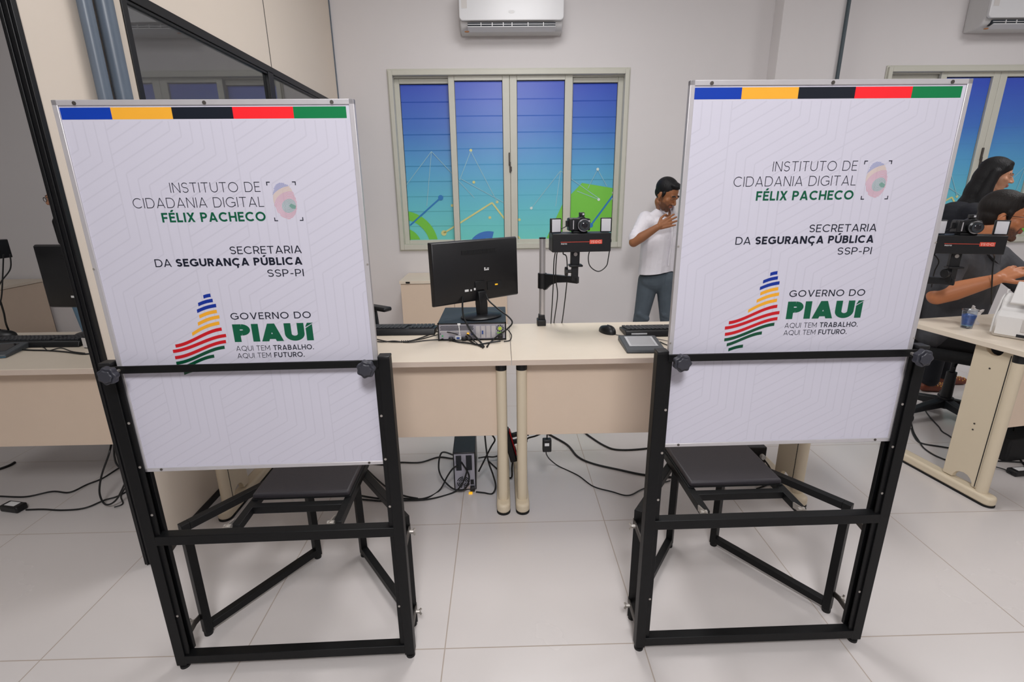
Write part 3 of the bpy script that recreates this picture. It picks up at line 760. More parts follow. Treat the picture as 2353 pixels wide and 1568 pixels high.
def make_photo_chair():
    r = thing('photo_chair', 'black steel photo chair with white printed backdrop at the left, beside the beige partition', 'photo chair', group='photo chairs with printed backdrops')
    S3 = 'black_steel'
    for sx in (-1, 1):
        p = MB(); x = sx * .3475
        p.box((x - .015, -.015, .016), (x + .015, .015, .992))
        a, c = (x + .012, x + .028) if sx < 0 else (x - .028, x - .012)
        p.box((a, -.009, .05), (c, -.0045, .985)); p.box((a, .021, .05), (c, .025, .985)); p.box((min(x, a), .012, .05), (max(x, c), .025, .985))
        po_ = p.build('post', S3, r, bevel=.0015)
        MB().box((x - .0155, -.0155, .990), (x + .0155, .0155, .9985)).build('end_cap', 'black_plastic', po_, bevel=.002)
        ft = MB(); ft.cyl((x, 0, 0), (x, 0, .008), .014, n=16); ft.cyl((x, 0, .008), (x, 0, .018), .006, n=10); ft.build('foot', 'rubber', po_)
        for z in (.70, .83, .55, .2): 
            q = x + sx * -.02; MB().cyl((q, -.0105, z), (q, -.009, z), .0035, n=10).build('screw', 'zinc', po_)
    MB().sqtube((-.334, 0, .037), (.334, 0, .037), .03, .03).build('crossbar', S3, r, bevel=.0015)
    MB().sqtube((-.334, 0, .467), (.334, 0, .467), .03, .03).build('crossbar', S3, r, bevel=.0015)
    MB().box((-.334, -.019, .9705), (.334, -.0135, .990)).build('clamp_bar', S3, r, bevel=.001)
    for x in (-.312, .312):     # star knobs on threaded bolts
        k = MB(); n = 56; prof = []
        for i in range(n):
            a = 2 * pi * i / n; rr = .0218 + .0017 * cos(7 * a); prof.append((rr * cos(a), rr * sin(a)))
        sh = [(q * 1.0, w * 1.0) for q, w in prof]
        k.prism([(x + q, .98 + w) for q, w in sh], -.064, -.047, 'y')
        k.prism([(x + q * .72, .98 + w * .72) for q, w in sh], -.069, -.064, 'y')
        k.cyl((x, -.047, .98), (x, -.036, .98), .011, .008)
        ko = k.build('star_knob', 'knob_plastic', r, bevel=.0025, smooth=50)
        MB().cyl((x, -.036, .98), (x, -.012, .98), .0042, n=12).build('threaded_bolt', 'zinc', ko)
    for sx in (-1, 1):          # folding side frames
        fx, fy, bx, by = sx * .338, .118, sx * .092, .468
        d = Vector((bx - fx, by - fy, 0)).normalized() * .0125
        for (qx, qy) in ((fx, fy), (bx, by)):
            l = MB(); l.sqtube((qx, qy, .012), (qx, qy, .43), .025, .025, up=(d.x, d.y, 0)); lo = l.build('leg', S3, r, bevel=.0012)
            MB().cyl((qx, qy, 0), (qx, qy, .013), .0135, n=14).build('foot', 'rubber', lo)
        for z in (.0315, .4175):
            MB().sqtube((fx + d.x, fy + d.y, z), (bx - d.x, by - d.y, z), .025, .025).build('side_rail', S3, r, bevel=.0012)
        for z in (.075, .385):   # hinge straps with wing bolts
            h = MB(); h.sqtube((sx * .352, .01, z - .012), (fx + sx * .016, fy - .02, z), .004, .02); h.sqtube((fx + sx * .016, fy - .03, z), (fx + sx * .014, fy + .008, z - .004), .004, .02)
            ho = h.build('hinge_strap', 'steel_worn', r)
            wb_ = MB(); cx_ = fx + sx * .018; wb_.cyl((cx_, fy - .024, z), (cx_ + sx * .012, fy - .024, z), .006, n=10)
            for q in (-1, 1): wb_.sqtube((cx_ + sx * .010, fy - .024, z), (cx_ + sx * .017, fy - .024 + q * .002, z + q * .010), .005, .005)
            wb_.build('wing_bolt', 'zinc', ho)
    sf = MB()
    for x in (-.15, .15): sf.sqtube((x, .06, .4445), (x, .53, .4445), .024, .024)
    sf.sqtube((-.14, .160, .4445), (.14, .160, .4445), .024, .024); sf.sqtube((-.14, .515, .4445), (.14, .515, .4445), .024, .024)
    so = sf.build('seat_frame', S3, r, bevel=.0012)
    for x in (-.15, .15):
        hb = MB(); hb.sqtube((x - .014, .012, .47), (x - .014, .085, .452), .004, .018); hb.cyl((x - .004, .048, .462), (x - .024, .048, .462), .0075, n=12); hb.build('seat_hinge', 'zinc', so)
    sp = MB().box((-.154, .186, .4585), (.154, .525, .479)).build('seat', 'seat_vinyl', r, bevel=.008, seg=3)
    MB().box((-.157, .187, .4565), (.157, .524, .4605)).build('seat_board', 'black_matte', sp)
    return r
ch = make_photo_chair(); bp_ = backdrop_panel(ch, .683)
ch.location = (-.655, 1.236, 0); ch.rotation_euler = (0, 0, radians(1.3))
ch2 = copy_tree(ch); ch2.location = (.764, 1.2485, 0); ch2.rotation_euler = (0, 0, radians(.6))
ch2['label'] = 'black steel photo chair with white printed backdrop at the right, emblem clear of the bar'
for c in ch2.children:
    if c.name.startswith('backdrop_panel'): c.location.z = .716
# ------------------------------------------------------------------ desks
def make_desk(label, loc, w, rz=0, d=.585, legs=(.042, None)):
    r = thing('desk', label, 'desk', loc, rz, 'beige laminate office desks')
    t = MB().box((0, 0, .7165), (w, d, .74)).build('tabletop', 'laminate', r, bevel=.0015)
    MB().box((.0, -.0012, .7168), (w, .0005, .7388)).build('edge_band', 'laminate_edge', t)
    MB().box((.056, .066, .366), (w - .056, .084, .716)).build('modesty_panel', 'laminate_panel', r, bevel=.001)
    for lx, sg in ((.042, 1), (w - .042, -1)):
        lg = MB()
        col = [(.072, .055), (.085, .055)]        # flat column with arched cut-outs
        for i in range(9): a = pi - pi * i / 8; col.append((.145 + .045 * cos(a), .055 + .045 * sin(a)))
        col += [(.235, .055), (.235, .716), (.2, .716)]
        for i in range(9): a = -pi * i / 8; col.append((.155 + .036 * cos(a), .716 + .036 * sin(a)))
        col += [(.072, .716)]
        lg.prism(col, lx - .012, lx + .012, 'x')
        lo = lg.build('leg', 'leg_cream', r, bevel=.002)
        tb = MB(); tb.cyl((lx, .062, .04), (lx, .062, .68), .0228, n=24); tb.build('tube', 'leg_cream', lo)
        MB().cyl((lx, .062, .678), (lx, .062, .7165), .0234, n=24).build('tube_cap', 'black_plastic', lo)
        MB().box((lx - .0135, .0855, .06), (lx + .0135, .0885, .70)).build('groove', 'black_matte', lo)
        f = MB(); n = 10; pts = []
        for i in range(n + 1): a = pi + pi * i / n; pts.append((lx + .031 * cos(a), .031 + .031 * sin(a)))
        for i in range(n + 1): a = pi * i / n; pts.append((lx + .031 * cos(a), .545 + .031 * sin(a)))
        f.prism(pts, .006, .050, 'z'); f.build('foot', 'leg_cream', lo, bevel=.012, seg=4)
        f2 = MB(); f2.prism(pts, 0, .008, 'z'); f2.build('foot_pad', 'rubber', lo)
        for z in (.32, .35, .62): MB().cyl((lx + sg * -.0135, .155, z), (lx + sg * -.012, .155, z), .004, n=10).build('screw', 'steel_worn', lo)
    return r
YD = 1.943
make_desk('beige desk in the middle, left one of the pair, holding the monitor and computer', (-1.305, YD, 0), 1.338)
make_desk('beige desk in the middle, right one of the pair, partly behind the right photo chair', (.036, YD, 0), 1.36)
make_desk('beige desk in the left bay, behind the black partition post', (-2.86, YD - .01, 0), 1.40)
A3 = radians(9.2)
D3 = Vector((2.166, 1.903, 0))
make_desk('beige desk at the right edge, set askew, with its open leg end showing', D3, 1.36, A3)
R3 = Matrix.Rotation(A3, 3, 'Z')
def d3(x, y, z=.74): return D3 + R3 @ Vector((x, y, z))

# ------------------------------------------------------------------ monitors
def make_monitor(label, loc, rz, zb=.08, tilt=0.0, w=.241, h=.29):
    """seen from behind: local -y is the back"""
    r = thing('monitor', label, 'monitor', loc, rz)
    z0 = zb
    T = Matrix.Translation((0, 0, z0)) @ Matrix.Rotation(tilt, 4, 'X')
    b = MB(); v = []
    prof = [(w, 0, h, .012), (w, 0, h, 0), (w - .006, .006, h - .006, -.014), (w - .05, .05, h - .04, -.030)]
    for (a, zb, zt, y) in prof: v += [(-a, y, zb), (a, y, zb), (a, y, zt), (-a, y, zt)]
    f = [(0, 1, 2, 3), (15, 14, 13, 12)]
    for k in range(3):
        for q in range(4): f.append((k * 4 + q, k * 4 + (q + 1) % 4, k * 4 + 4 + (q + 1) % 4, k * 4 + 4 + q))
    b.add(v, f, T); sh = b.build('housing', 'monitor_black', r, bevel=.003)
    MB().box((-w + .008, .0125, .012), (w - .008, .0135, h - .01), T).build('screen', 'screen_glass', sh)
    vent = MB()
    for i in range(26): vent.box((-.09 + i * .0072, -.0335, h - .062), (-.09 + i * .0072 + .0045, -.0315, h - .045), T)
    vent.box((-.093, -.032, h - .064), (.098, -.0295, h - .043), T)
    vent.build('vent_grille', 'black_matte', sh)
    rec = MB(); rec.box((.04, -.0325, .05), (.12, -.0298, .09), T); rec.build('port_recess', 'black_matte', sh)
    pt = MB(); pt.box((-.088, -.0345, .056), (-.068, -.032, .066), T); pt.box((-.058, -.0345, .056), (-.05, -.032, .064), T); pt.box((-.038, -.0345, .058), (-.022, -.032, .068), T); pt.build('port', 'label_white', sh)
    MB().box((.083, -.0345, .069), (.098, -.032, .075), T).build('warning_label', 'amber_glow', sh)
    lb = MB()
    for i in range(4): lb.box((.026 + i * .0068, -.0322, .145), (.031 + i * .0068, -.0301, .1505), T)
    lb.box((.026, -.0322, .152), (.033, -.0301, .159), T); lb.box((.041, -.0322, .153), (.053, -.0301, .156), T)
    lb.build('maker_mark', 'label_white', sh)
    n = MB(); n.box((-.03, -.036, .055), (.028, -.029, .098), T); n.prism([(-.055, .012), (-.02, .012), (-.012, z0 - .012), (-.012, z0 + .06), (-.045, z0 + .05), (-.055, z0 - .005)], -.022, .022, 'x')
    n.build('stand_neck', 'black_plastic', r, bevel=.005, seg=3)
    bs = MB(); bs.lathe([(.095, 0), (.098, .004), (.09, .009), (.045, .0145), (.03, .016)], 40, Matrix.Translation((0, -.03, 0)) @ Matrix.Diagonal((1.08, .85, 1, 1))); bs.build('stand_base', 'black_plastic', r, smooth=50)
    return r
m1 = make_monitor('black monitor seen from behind, standing on the desktop computer', (-.118, 2.385, .8255), radians(35), tilt=radians(-2), zb=.072)
m0 = make_monitor('black monitor seen from behind in the left bay, cut by the partition post', (-2.02, 2.49, .74), radians(-6), zb=.13, w=.245, h=.31); 

# ------------------------------------------------------------------ desktop computer lying under the monitor
r = thing('desktop_computer', 'slim dark desktop computer lying on the desk with its port side forward', 'computer', (-.141, 2.243, .74), 0)
MB().box((-.158, .002, .002), (.158, .33, .083)).build('case', 'pc_dark', r, bevel=.003)
bk = MB().box((-.152, -.002, .007), (.152, .004, .077)).build('rear_panel', 'pc_metal', r)
rim = MB()
for a, c in (((-.158, -.006, 0), (-.153, .004, .084)), ((.153, -.006, 0), (.158, .004, .084)), ((-.158, -.006, 0), (.158, .004, .0035)), ((-.158, -.006, .079), (.158, .004, .084))): rim.box(a, c)
rim.build('rim', 'black_plastic', r)
h = MB()
for j in range(4):
    for i in range(25): 
        x = -.147 + i * .0061 + (j % 2) * .003; z = .049 + j * .0058; h.box((x, -.0035, z), (x + .004, -.0015, z + .0036))
h.build('vent_holes', 'pc_hole', bk)
MB().box((-.15, -.005, .043), (.005, -.002, .046)).build('ledge', 'aluminium', bk)
sl = MB()
for i in range(4): sl.box((.018 + i * .024, -.0045, .012), (.036 + i * .024, -.002, .068))
sl.build('slot_cover', 'aluminium', bk)
MB().box((.045, -.0085, .03), (.052, -.0045, .046)).build('video_port', 'port_blue', bk)
fn = MB(); fn.prism(disc2(.129, .055, .008, 18), -.007, -.002, 'y'); fn.build('fan_hub', 'fan_lime', bk)
fr_ = MB()
for i in range(10):
    a0, a1 = 2 * pi * i / 10, 2 * pi * (i + .6) / 10
    fr_.prism([(.129 + .012 * cos(a0), .055 + .012 * sin(a0)), (.129 + .017 * cos(a0), .055 + .017 * sin(a0)), (.129 + .017 * cos(a1), .055 + .017 * sin(a1)), (.129 + .012 * cos(a1), .055 + .012 * sin(a1))], -.004, -.0015, 'y')
fr_.build('fan_grille', 'pc_hole', bk)
MB().box((.115, -.004, .031), (.146, -.002, .038)).build('power_label', 'label_green', bk)
MB().box((.119, -.02, .006), (.142, -.002, .026)).build('power_plug', 'black_plastic', bk, bevel=.002)
for x in (-.098, -.038): 
    q = MB(); q.box((x - .011, -.022, .003), (x + .011, -.002, .018)); q.build('plug', 'black_plastic', bk, bevel=.003)
MB().box((-.078, -.007, .005), (-.052, -.002, .022)).build('label_plate', 'label_white', bk)
MB().box((-.073, -.010, .009), (-.058, -.007, .017)).build('video_port', 'port_blue', bk)
MB().box((-.141, -.004, .019), (-.134, -.002, .026)).build('audio_port', 'port_green', bk)
MB().box((-.024, -.016, .028), (-.014, -.002, .037)).build('network_plug', 'amber_glow', bk, bevel=.001)
MB().box((-.004, -.006, .026), (.006, -.002, .038)).build('video_port', 'port_blue', bk)
tie = MB(); tie.tube(smooth_path([(-.06, -.006, .078), (-.058, -.012, .06), (-.057, -.008, .04), (-.056, -.01, .026)]), .0022); tie.box((-.066, -.008, .074), (-.052, -.002, .083)); tie.build('cable_tie', 'cable_tie', bk)

# ------------------------------------------------------------------ keyboards, mice, signature pads
def make_keyboard(label, loc, rz):
    r = thing('keyboard', label, 'keyboard', loc, rz, 'black keyboards')
    b = MB(); w, d = .222, .072
    # seen from its far side: tall edge towards -y
    prof = [(-d, .004), (-d + .010, .026), (-d + .02, .029), (d, .014), (d, .0)]
    b.prism(prof + [(-d, 0)], -w, w, 'x'); b.build('body', 'black_plastic', r, bevel=.005, seg=3)
    k = MB(); dirx = (2 * d - .024)
    for j in range(6):
        y = -d + .026 + j * .0195 + (.004 if j else 0); z = .029 - (y + d - .02) * .015 / (2 * d - .02)
        x = -w + .012
        while x < w - .02:
            ww = .0158 if not (j == 5 and -.12 < x < .02) else .11
            if not (abs(x - .075) < .007 or abs(x - .14) < .006): k.prism([(x, y), (x + ww, y), (x + ww, y + .0155), (x, y + .0155)], z - .004, z + .006, 'z')
            x += ww + .0032
    k.build('keys', 'key_cap', r, bevel=.0015)
    return r
make_keyboard('black keyboard on the left middle desk, beside the desktop computer', (-.548, 2.412, .74), radians(-1))
make_keyboard('black keyboard on the right middle desk, cut by the right backdrop', (.80, 2.315, .74), radians(0))
make_keyboard('black keyboard on the left bay desk, ending at the partition post', (-2.16, 2.31, .74), radians(-1))
def make_mouse(label, loc, rz):
    r = thing('mouse', label, 'mouse', loc, rz, 'black mice')
    b = MB(); n, m_ = 24, 8; v = []; f = []
    for j in range(m_ + 1):
        t = j / m_ * pi / 2
        for i in range(n):
            a = 2 * pi * i / n; k = cos(t) ** .7
            v.append((.031 * k * cos(a) * (1 - .12 * sin(a)), .056 * k * sin(a), .036 * sin(t) ** .9 * (1 - .12 * sin(a))))
    for j in range(m_):
        for i in range(n): f.append((j * n + i, j * n + (i + 1) % n, (j + 1) * n + (i + 1) % n, (j + 1) * n + i))
    f.append(tuple(range(n))[::-1]); b.add(v, f); b.build('body', 'black_plastic', r, smooth=60)
    w_ = MB(); w_.cyl((-.004, -.028, .031), (.004, -.028, .031), .007, n=14); w_.build('wheel', 'rubber', r)
    return r
make_mouse('black computer mouse lying alone on the right middle desk', (.507, 2.335, .74), radians(25))
make_mouse('black computer mouse at the left edge of the photo, beside the keyboard', (-2.47, 2.44, .74), radians(-70))
def make_pad(label, loc, rz, screen):
    r = thing('signature_pad', label, 'signature pad', loc, rz, 'dark signature pads')
    b = MB(); b.prism([(-.1, 0), (-.1, .009), (-.094, .014), (.08, .026), (.1, .022), (.1, 0)], -.083, .083, 'x', Matrix.Translation((0, 0, 0)))
    b.build('body', 'pad_grey', r, bevel=.004, seg=3)
    sl = .012 / .174
    T = Matrix.Translation((0, 0, .0205)) @ Matrix.Rotation(math.atan(sl), 4, 'X')
    fr = MB()
    for a, c in (((-.062, -.052, -.001), (-.052, .068, .0016)), ((.052, -.052, -.001), (.062, .068, .0016)), ((-.052, -.052, -.001), (.052, -.042, .0016)), ((-.052, .058, -.001), (.052, .068, .0016))): fr.box(a, c, T)
    if screen: fr.build('bezel', 'pad_bezel', r)
    MB().box((-.052, -.042, -.001), (.052, .058, .0008), T).build('display', 'pad_lcd' if screen else 'screen_glass', r)
    MB().box((-.08, .088, .012), (.08, .1015, .02)).build('rear_ledge', 'black_plastic', r, bevel=.002)
    if screen: 
        p = MB(); p.tube([(-.02, .108, .026), (.05, .103, .028)], .004); p.tube([(.0, .104, .027), (.03, .102, .028)], .0043); p.build('stylus', 'pad_bezel', r)
    else: MB().box((-.083, -.1012, .005), (.083, -.0995, .0065)).build('status_light', 'led_blue', r)
    return r
make_pad('dark grey signature pad with a pale screen, at the front of the right middle desk', (.609, 2.098, .74), radians(-2), True)
make_pad('black signature pad with a thin blue line, at the left edge of the photo', (-2.235, 2.165, .74), radians(14), False)
t = MB(); t.box((-.02, -.006, 0), (.02, .006, .012)); t.box((-.012, -.012, 0), (.012, -.004, .008)); o = t.build('plug', 'black_plastic'); o.location = (.585, 2.218, .74)
tag(o, 'small black plug lying between the right keyboard and the signature pad', 'plug')
# small dark reader with pale card standing by the left post
r = thing('card_reader', 'small dark card reader with a pale side beside the partition post', 'card reader', (-1.865, 2.30, .74), radians(-12))
MB().box((-.02, -.09, 0), (.06, .09, .055)).build('body', 'black_plastic', r, bevel=.004)
MB().box((-.015, -.093, .006), (.012, -.09, .05)).build('side_plate', 'scanner_grey', r)

# ------------------------------------------------------------------ photo capture stands
def make_stand(label, loc, rz, tilt, pole_h=.437, head=(.19, -.10), flip=1, az=.235):
    """pole clamped to the desk edge, swing arm, light box with two flash panels"""
    r = thing('photo_stand', label, 'camera stand', loc, rz, 'camera stands clamped to the desks')
    c = MB(); c.box((-.026, -.035, 0), (.018, .03, .03)); c.prism([(-.022, .0), (.02, .0), (.012, .055), (-.018, .055)], -.02, .02, 'y'); c.build('clamp', 'black_plastic', r, bevel=.003)
    p = MB(); p.cyl((0, 0, .03), (0, 0, pole_h), .0155, n=24); p.build('pole', 'silver_pole', r)
    MB().cyl((0, 0, pole_h), (0, 0, pole_h + .006), .0165, n=24).build('pole_cap', 'black_plastic', r)
    hx, hy = head; L = sqrt(hx * hx + hy * hy); ang = atan2(hy, hx)
    T = Matrix.Translation((0, 0, 0)) @ Matrix.Rotation(ang, 4, 'Z')
    a = MB(); a.cyl((0, 0, az - .045), (0, 0, az + .032), .0225, n=24)
    gus = [(.01, az + .03), (L + .02, az + .028), (L + .02, az - .004), (L * .8, az - .002), (L * .5, az - .008), (L * .28, az - .024), (L * .12, az - .052), (.01, az - .05)]
    a.prism(gus, -.011, .011, 'y', T); ao = a.build('swing_arm', 'black_plastic', r, bevel=.002)
    n_ = MB(); n_.box((hx - .016, hy - .014, az + .01), (hx + .016, hy + .014, az + .082)); n_.cyl((hx - .045, hy - .005, az + .055), (hx - .01, hy - .005, az + .055), .008); n_.cyl((hx - .048, hy - .005, az + .055), (hx - .034, hy - .005, az + .055), .022, n=10)
    n_.cyl((hx, hy - .016, az + .03), (hx, hy - .013, az + .03), .008, n=14)
    n_.build('neck', 'black_plastic', r, bevel=.003)
    T2 = Matrix.Translation((hx, hy, az + .082)) @ Matrix.Rotation(tilt, 4, 'Z')
    yk = MB(); yk.box((-.021, -.012, 0), (.021, .016, .075), T2); yk.box((-.03, -.03, -.004), (.034, .02, .006), T2); yk.build('yoke', 'black_plastic', r, bevel=.003)
    wk = MB(); wk.cyl(T2 @ Vector((0, -.0145, .055)), T2 @ Vector((0, -.011, .055)), .009, n=14); wk.build('yoke_screw', 'zinc', r)
    Tb = T2 @ Matrix.Translation((.02, 0, .07))
    bx = MB(); bx.box((-.138, -.055, 0), (.138, .06, .085), Tb); bo = bx.build('light_box', 'black_plastic', r, bevel=.003)
    s = MB(); s.box((-.10, -.0558, .0455), (.095, -.0549, .0475), Tb); s.build('red_stripe', 'rig_red', bo)
    def onface(polys, name, m, yy):
        mb = MB()
        for q in polys: mb.add([(x, yy, z) for x, z in q], [tuple(range(len(q)))], Tb)
        return mb.build(name, m, bo, smooth=0)
    onface([[(.036, .0365), (.095, .0365), (.095, .0555), (.036, .0555)]], 'model_badge', 'rig_red', -.0560)
    onface(text_polys([('150G', .24)], .039, .092, .0395, .013, .12), 'lettering', 'rig_pink', -.0564)
    onface(text_polys([('PHOTO', .24)], -.098, -.070, .0355, .006, .14), 'lettering', 'label_white', -.0560)
    MB().cyl(Tb @ Vector((.142, 0, .045)), Tb @ Vector((.152, 0, .045)), .009, n=12).build('side_knob', 'black_plastic', bo)
    for sx in (-1, 1):
        ang2 = radians(-14 * sx)
        Tp = Tb @ Matrix.Translation((sx * .117, -.03, .087)) @ Matrix.Rotation(-sx * flip * .0 + ang2 * flip, 4, 'Z')
        q = MB(); q.box((-.0265, 0, 0), (.0265, .018, .066), Tp); po_ = q.build('flash_panel', 'black_plastic', r, bevel=.003)
        MB().box((-.0215, -.0025, .004), (.0215, .001, .061), Tp).build('diffuser', 'diffuser_white', po_, bevel=.002)
    return r, Tb
def make_camera(label, stand, Tb, dx=-.006):
    Mw = Matrix.Translation(stand.location) @ Matrix.Rotation(stand.rotation_euler.z, 4, 'Z') @ Tb @ Matrix.Translation((dx, -.005, .0855))
    r = thing('digital_camera', label, 'camera', Mw.to_translation(), Mw.to_euler().z, 'black cameras on the stands')
    pl = MB(); pl.box((-.032, -.028, 0), (.036, .026, .009)); pl.build('mount_plate', 'black_matte', r, bevel=.002)
    b = MB(); b.prism([(-.052, .0095), (.05, .0095), (.051, .06), (.046, .064), (.028, .066), (.022, .074), (.004, .074), (-.004, .067), (-.05, .068), (-.053, .062)], -.018, .026, 'y'); b.box((-.052, -.034, .0105), (-.03, .0, .066))
    b.build('body', 'black_plastic', r, bevel=.004, seg=3)
    f = MB(); f.box((.0, -.012, .074), (.024, .014, .092)); f.build('pop_up_flash', 'black_plastic', r, bevel=.003)
    MB().box((.013, -.0135, .08), (.021, -.0115, .088)).build('flash_window', 'diffuser_white', r)
    MB().box((-.0345, -.036, .018), (-.0305, -.03, .058)).build('grip_trim', 'aluminium', r)
    l = MB(); l.cyl((.014, -.018, .036), (.014, -.045, .036), .028, n=32); l.cyl((.014, -.045, .036), (.014, -.062, .036), .0245, n=32); lo = l.build('lens', 'black_plastic', r)
    rg = MB(); rg.cyl((.014, -.0445, .036), (.014, -.0475, .036), .0285, n=32); rg.build('lens_ring', 'chrome', lo)
    gl = MB(); gl.sphere((.014, -.060, .036), (.0165, .005, .0165)); gl.build('lens_glass', 'lens_glass', lo)
    rg2 = MB(); rg2.cyl((.014, -.0622, .036), (.014, -.0615, .036), .0215, n=32); rg2.build('lens_rim', 'pc_dark', lo)
    MB().cyl((.044, -.0205, .053), (.044, -.018, .053), .004, n=12).build('sensor_window', 'diffuser_white', r)
    pl2 = MB(); pl2.box((-.063, -.01, .028), (-.052, .005, .055)); pl2.tube(smooth_path([(-.06, -.006, .03), (-.075, -.012, .024), (-.092, -.01, .016)]), .0022); pl2.build('data_plug', 'black_plastic', r)
    return r
s1, tb1 = make_stand('camera stand clamped to the right middle desk, in front of the window', (.2045, 2.507, .74), 0, radians(3), head=(.148, -.10))
make_camera('black camera on the middle camera stand, pointing at the photographer', s1, tb1)
s2, tb2 = make_stand('camera stand at the right, between the right backdrop and the seated man', d3(-.0, .60), A3, radians(-27), head=(.085, -.14), az=.205)
make_camera('black camera on the right-hand stand, in front of the seated man', s2, tb2)
s0, tb0 = make_stand('camera stand at the left edge of the photo, mostly cut off', (-2.735, 2.52, .74), 0, radians(-6), head=(.24, -.1), pole_h=.5)
make_camera('black camera on the stand at the left edge, just out of the frame', s0, tb0)
# ------------------------------------------------------------------ office chairs
def office_chair(label, loc, rz, arms=True, seat_h=.47):
    """front of the seat towards local +x"""
    r = thing('office_chair', label, 'office chair', loc, rz, 'black office chairs')
    for k in range(5):
        a = 2 * pi * k / 5 + .45; ca, sa = cos(a), sin(a)
        l = MB(); v = []
        for (d, hw, z0, z1) in ((.03, .032, .075, .125), (.16, .027, .07, .108), (.30, .022, .06, .082)):
            for w_, z in ((-hw, z0), (hw, z0), (hw * .8, z1), (-hw * .8, z1)): v.append((d * ca - w_ * sa, d * sa + w_ * ca, z))
        f = [(0, 1, 2, 3), (11, 10, 9, 8)]
        for q in range(2):
            for i in range(4): f.append((q * 4 + i, q * 4 + (i + 1) % 4, q * 4 + 4 + (i + 1) % 4, q * 4 + 4 + i))
        l.add(v, f); lo = l.build('base_leg', 'chair_plastic', r, bevel=.006)
        c = MB(); p = Vector((.29 * ca, .29 * sa, .028)); t = Vector((-sa, ca, 0))
        for s_ in (-1, 1): c.cyl(p + t * s_ * .008, p + t * s_ * .024, .028, n=18)
        c.cyl(p + Vector((0, 0, .01)), p + Vector((0, 0, .05)), .008, n=8); c.build('caster', 'black_matte', lo)
    h = MB(); h.cyl((0, 0, .065), (0, 0, .135), .042, n=20); h.build('hub', 'chair_plastic', r, bevel=.004)
    g = MB(); g.cyl((0, 0, .13), (0, 0, seat_h - .16), .03, .026, n=20); g.cyl((0, 0, seat_h - .17), (0, 0, seat_h - .07), .014, n=16)
    g.build('gas_column', 'chair_plastic', r)
    mch = MB(); mch.box((-.12, -.07, seat_h - .085), (.11, .07, seat_h - .045)); mch.tube([(.02, -.05, seat_h - .065), (.02, -.2, seat_h - .075), (.02, -.235, seat_h - .07)], .006); mch.build('mechanism', 'black_matte', r, bevel=.006)
    s = MB().box((-.23, -.235, seat_h - .05), (.235, .235, seat_h + .02)); s.build('seat', 'chair_fabric', r, bevel=.034, seg=4)
    st_ = MB(); st_.tube(smooth_path([(-.08, 0, seat_h - .065), (-.25, 0, seat_h - .06), (-.30, 0, seat_h + .02), (-.30, 0, seat_h + .22)]), .02, 10); st_.build('back_bar', 'chair_plastic', r)
    b = MB(); v = []; f = []; n = 8
    for i in range(n + 1):
        y = -.21 + .42 * i / n; q = .04 * (2 * i / n - 1) ** 2
        for (x, z) in ((-.30 + q, seat_h + .12), (-.255 + q, seat_h + .12), (-.275 + q, seat_h + .42), (-.32 + q, seat_h + .42)): v.append((x, y * (1 - .08 * (z > seat_h + .3)), z))
    for i in range(n):
        for k in range(4): f.append((i * 4 + k, i * 4 + (k + 1) % 4, i * 4 + 4 + (k + 1) % 4, i * 4 + 4 + k))
    f += [(0, 1, 2, 3), (n * 4 + 3, n * 4 + 2, n * 4 + 1, n * 4)]
    b.add(v, f); b.build('backrest', 'chair_fabric', r, bevel=.018, seg=3)
    if arms:
        for sy in (-1, 1):
            a_ = MB(); a_.tube(smooth_path([(.0, sy * .2, seat_h - .05), (.0, sy * .285, seat_h - .03), (.005, sy * .29, seat_h + .08), (.0, sy * .285, seat_h + .20)]), .014, 10)
            ao = a_.build('arm_post', 'chair_plastic', r)
            p = MB(); p.box((-.12, sy * .285 - .035, seat_h + .20), (.13, sy * .285 + .035, seat_h + .228)); p.build('armrest', 'black_plastic', ao, bevel=.012, seg=3)
    return r
office_chair('black office chair under the seated man at the right', (2.78, 2.86, 0), radians(-48), arms=False, seat_h=.46)
office_chair('black office chair behind the left backdrop, one armrest showing beside it', (-1.0, 3.0, 0), radians(-35), seat_h=.47)

# ------------------------------------------------------------------ machines under the desks
r = thing('tower_computer', 'small black tower computer standing on the floor under the left middle desk', 'computer', (-.194, 2.142, 0), radians(2))
MB().box((-.054, .004, .006), (.054, .33, .21)).build('case', 'black_plastic', r, bevel=.003)
for x in (-.04, .04):
    for y in (.03, .3): MB().cyl((x, y, 0), (x, y, .007), .009, n=12).build('foot', 'rubber', r)
bk = MB().box((-.048, -.001, .014), (.048, .006, .203)).build('rear_panel', 'pc_metal', r)
q = MB(); q.box((-.04, -.004, .118), (-.014, 0, .196)); q.box((.008, -.004, .118), (.036, 0, .196)); q.build('port_bay', 'pc_hole', bk, smooth=0)
q = MB()
for rr in (.027, .019, .011):
    for i in range(24):
        if i % 6 == 5: continue
        a0, a1 = 2 * pi * i / 24, 2 * pi * (i + 1) / 24
        q.prism([((rr) * cos(a0) - .008, .052 + rr * sin(a0)), ((rr + .004) * cos(a0) - .008, .052 + (rr + .004) * sin(a0)), ((rr + .004) * cos(a1) - .008, .052 + (rr + .004) * sin(a1)), (rr * cos(a1) - .008, .052 + rr * sin(a1))], -.003, 0, 'y')
q.build('fan_grille', 'pc_hole', bk, smooth=0)
MB().box((.026, -.004, .04), (.042, 0, .064)).build('power_socket', 'black_matte', bk)
MB().box((.024, -.022, .012), (.046, 0, .032)).build('power_plug', 'black_plastic', bk, bevel=.003)
o = MB().box((-.009, -.006, 0), (.009, .006, .008)).build('plug', 'amber_glow', bevel=.001); o.location = (-.168, 2.12, 0)
tag(o, 'tiny yellow plug on the floor at the foot of the tower computer', 'plug')

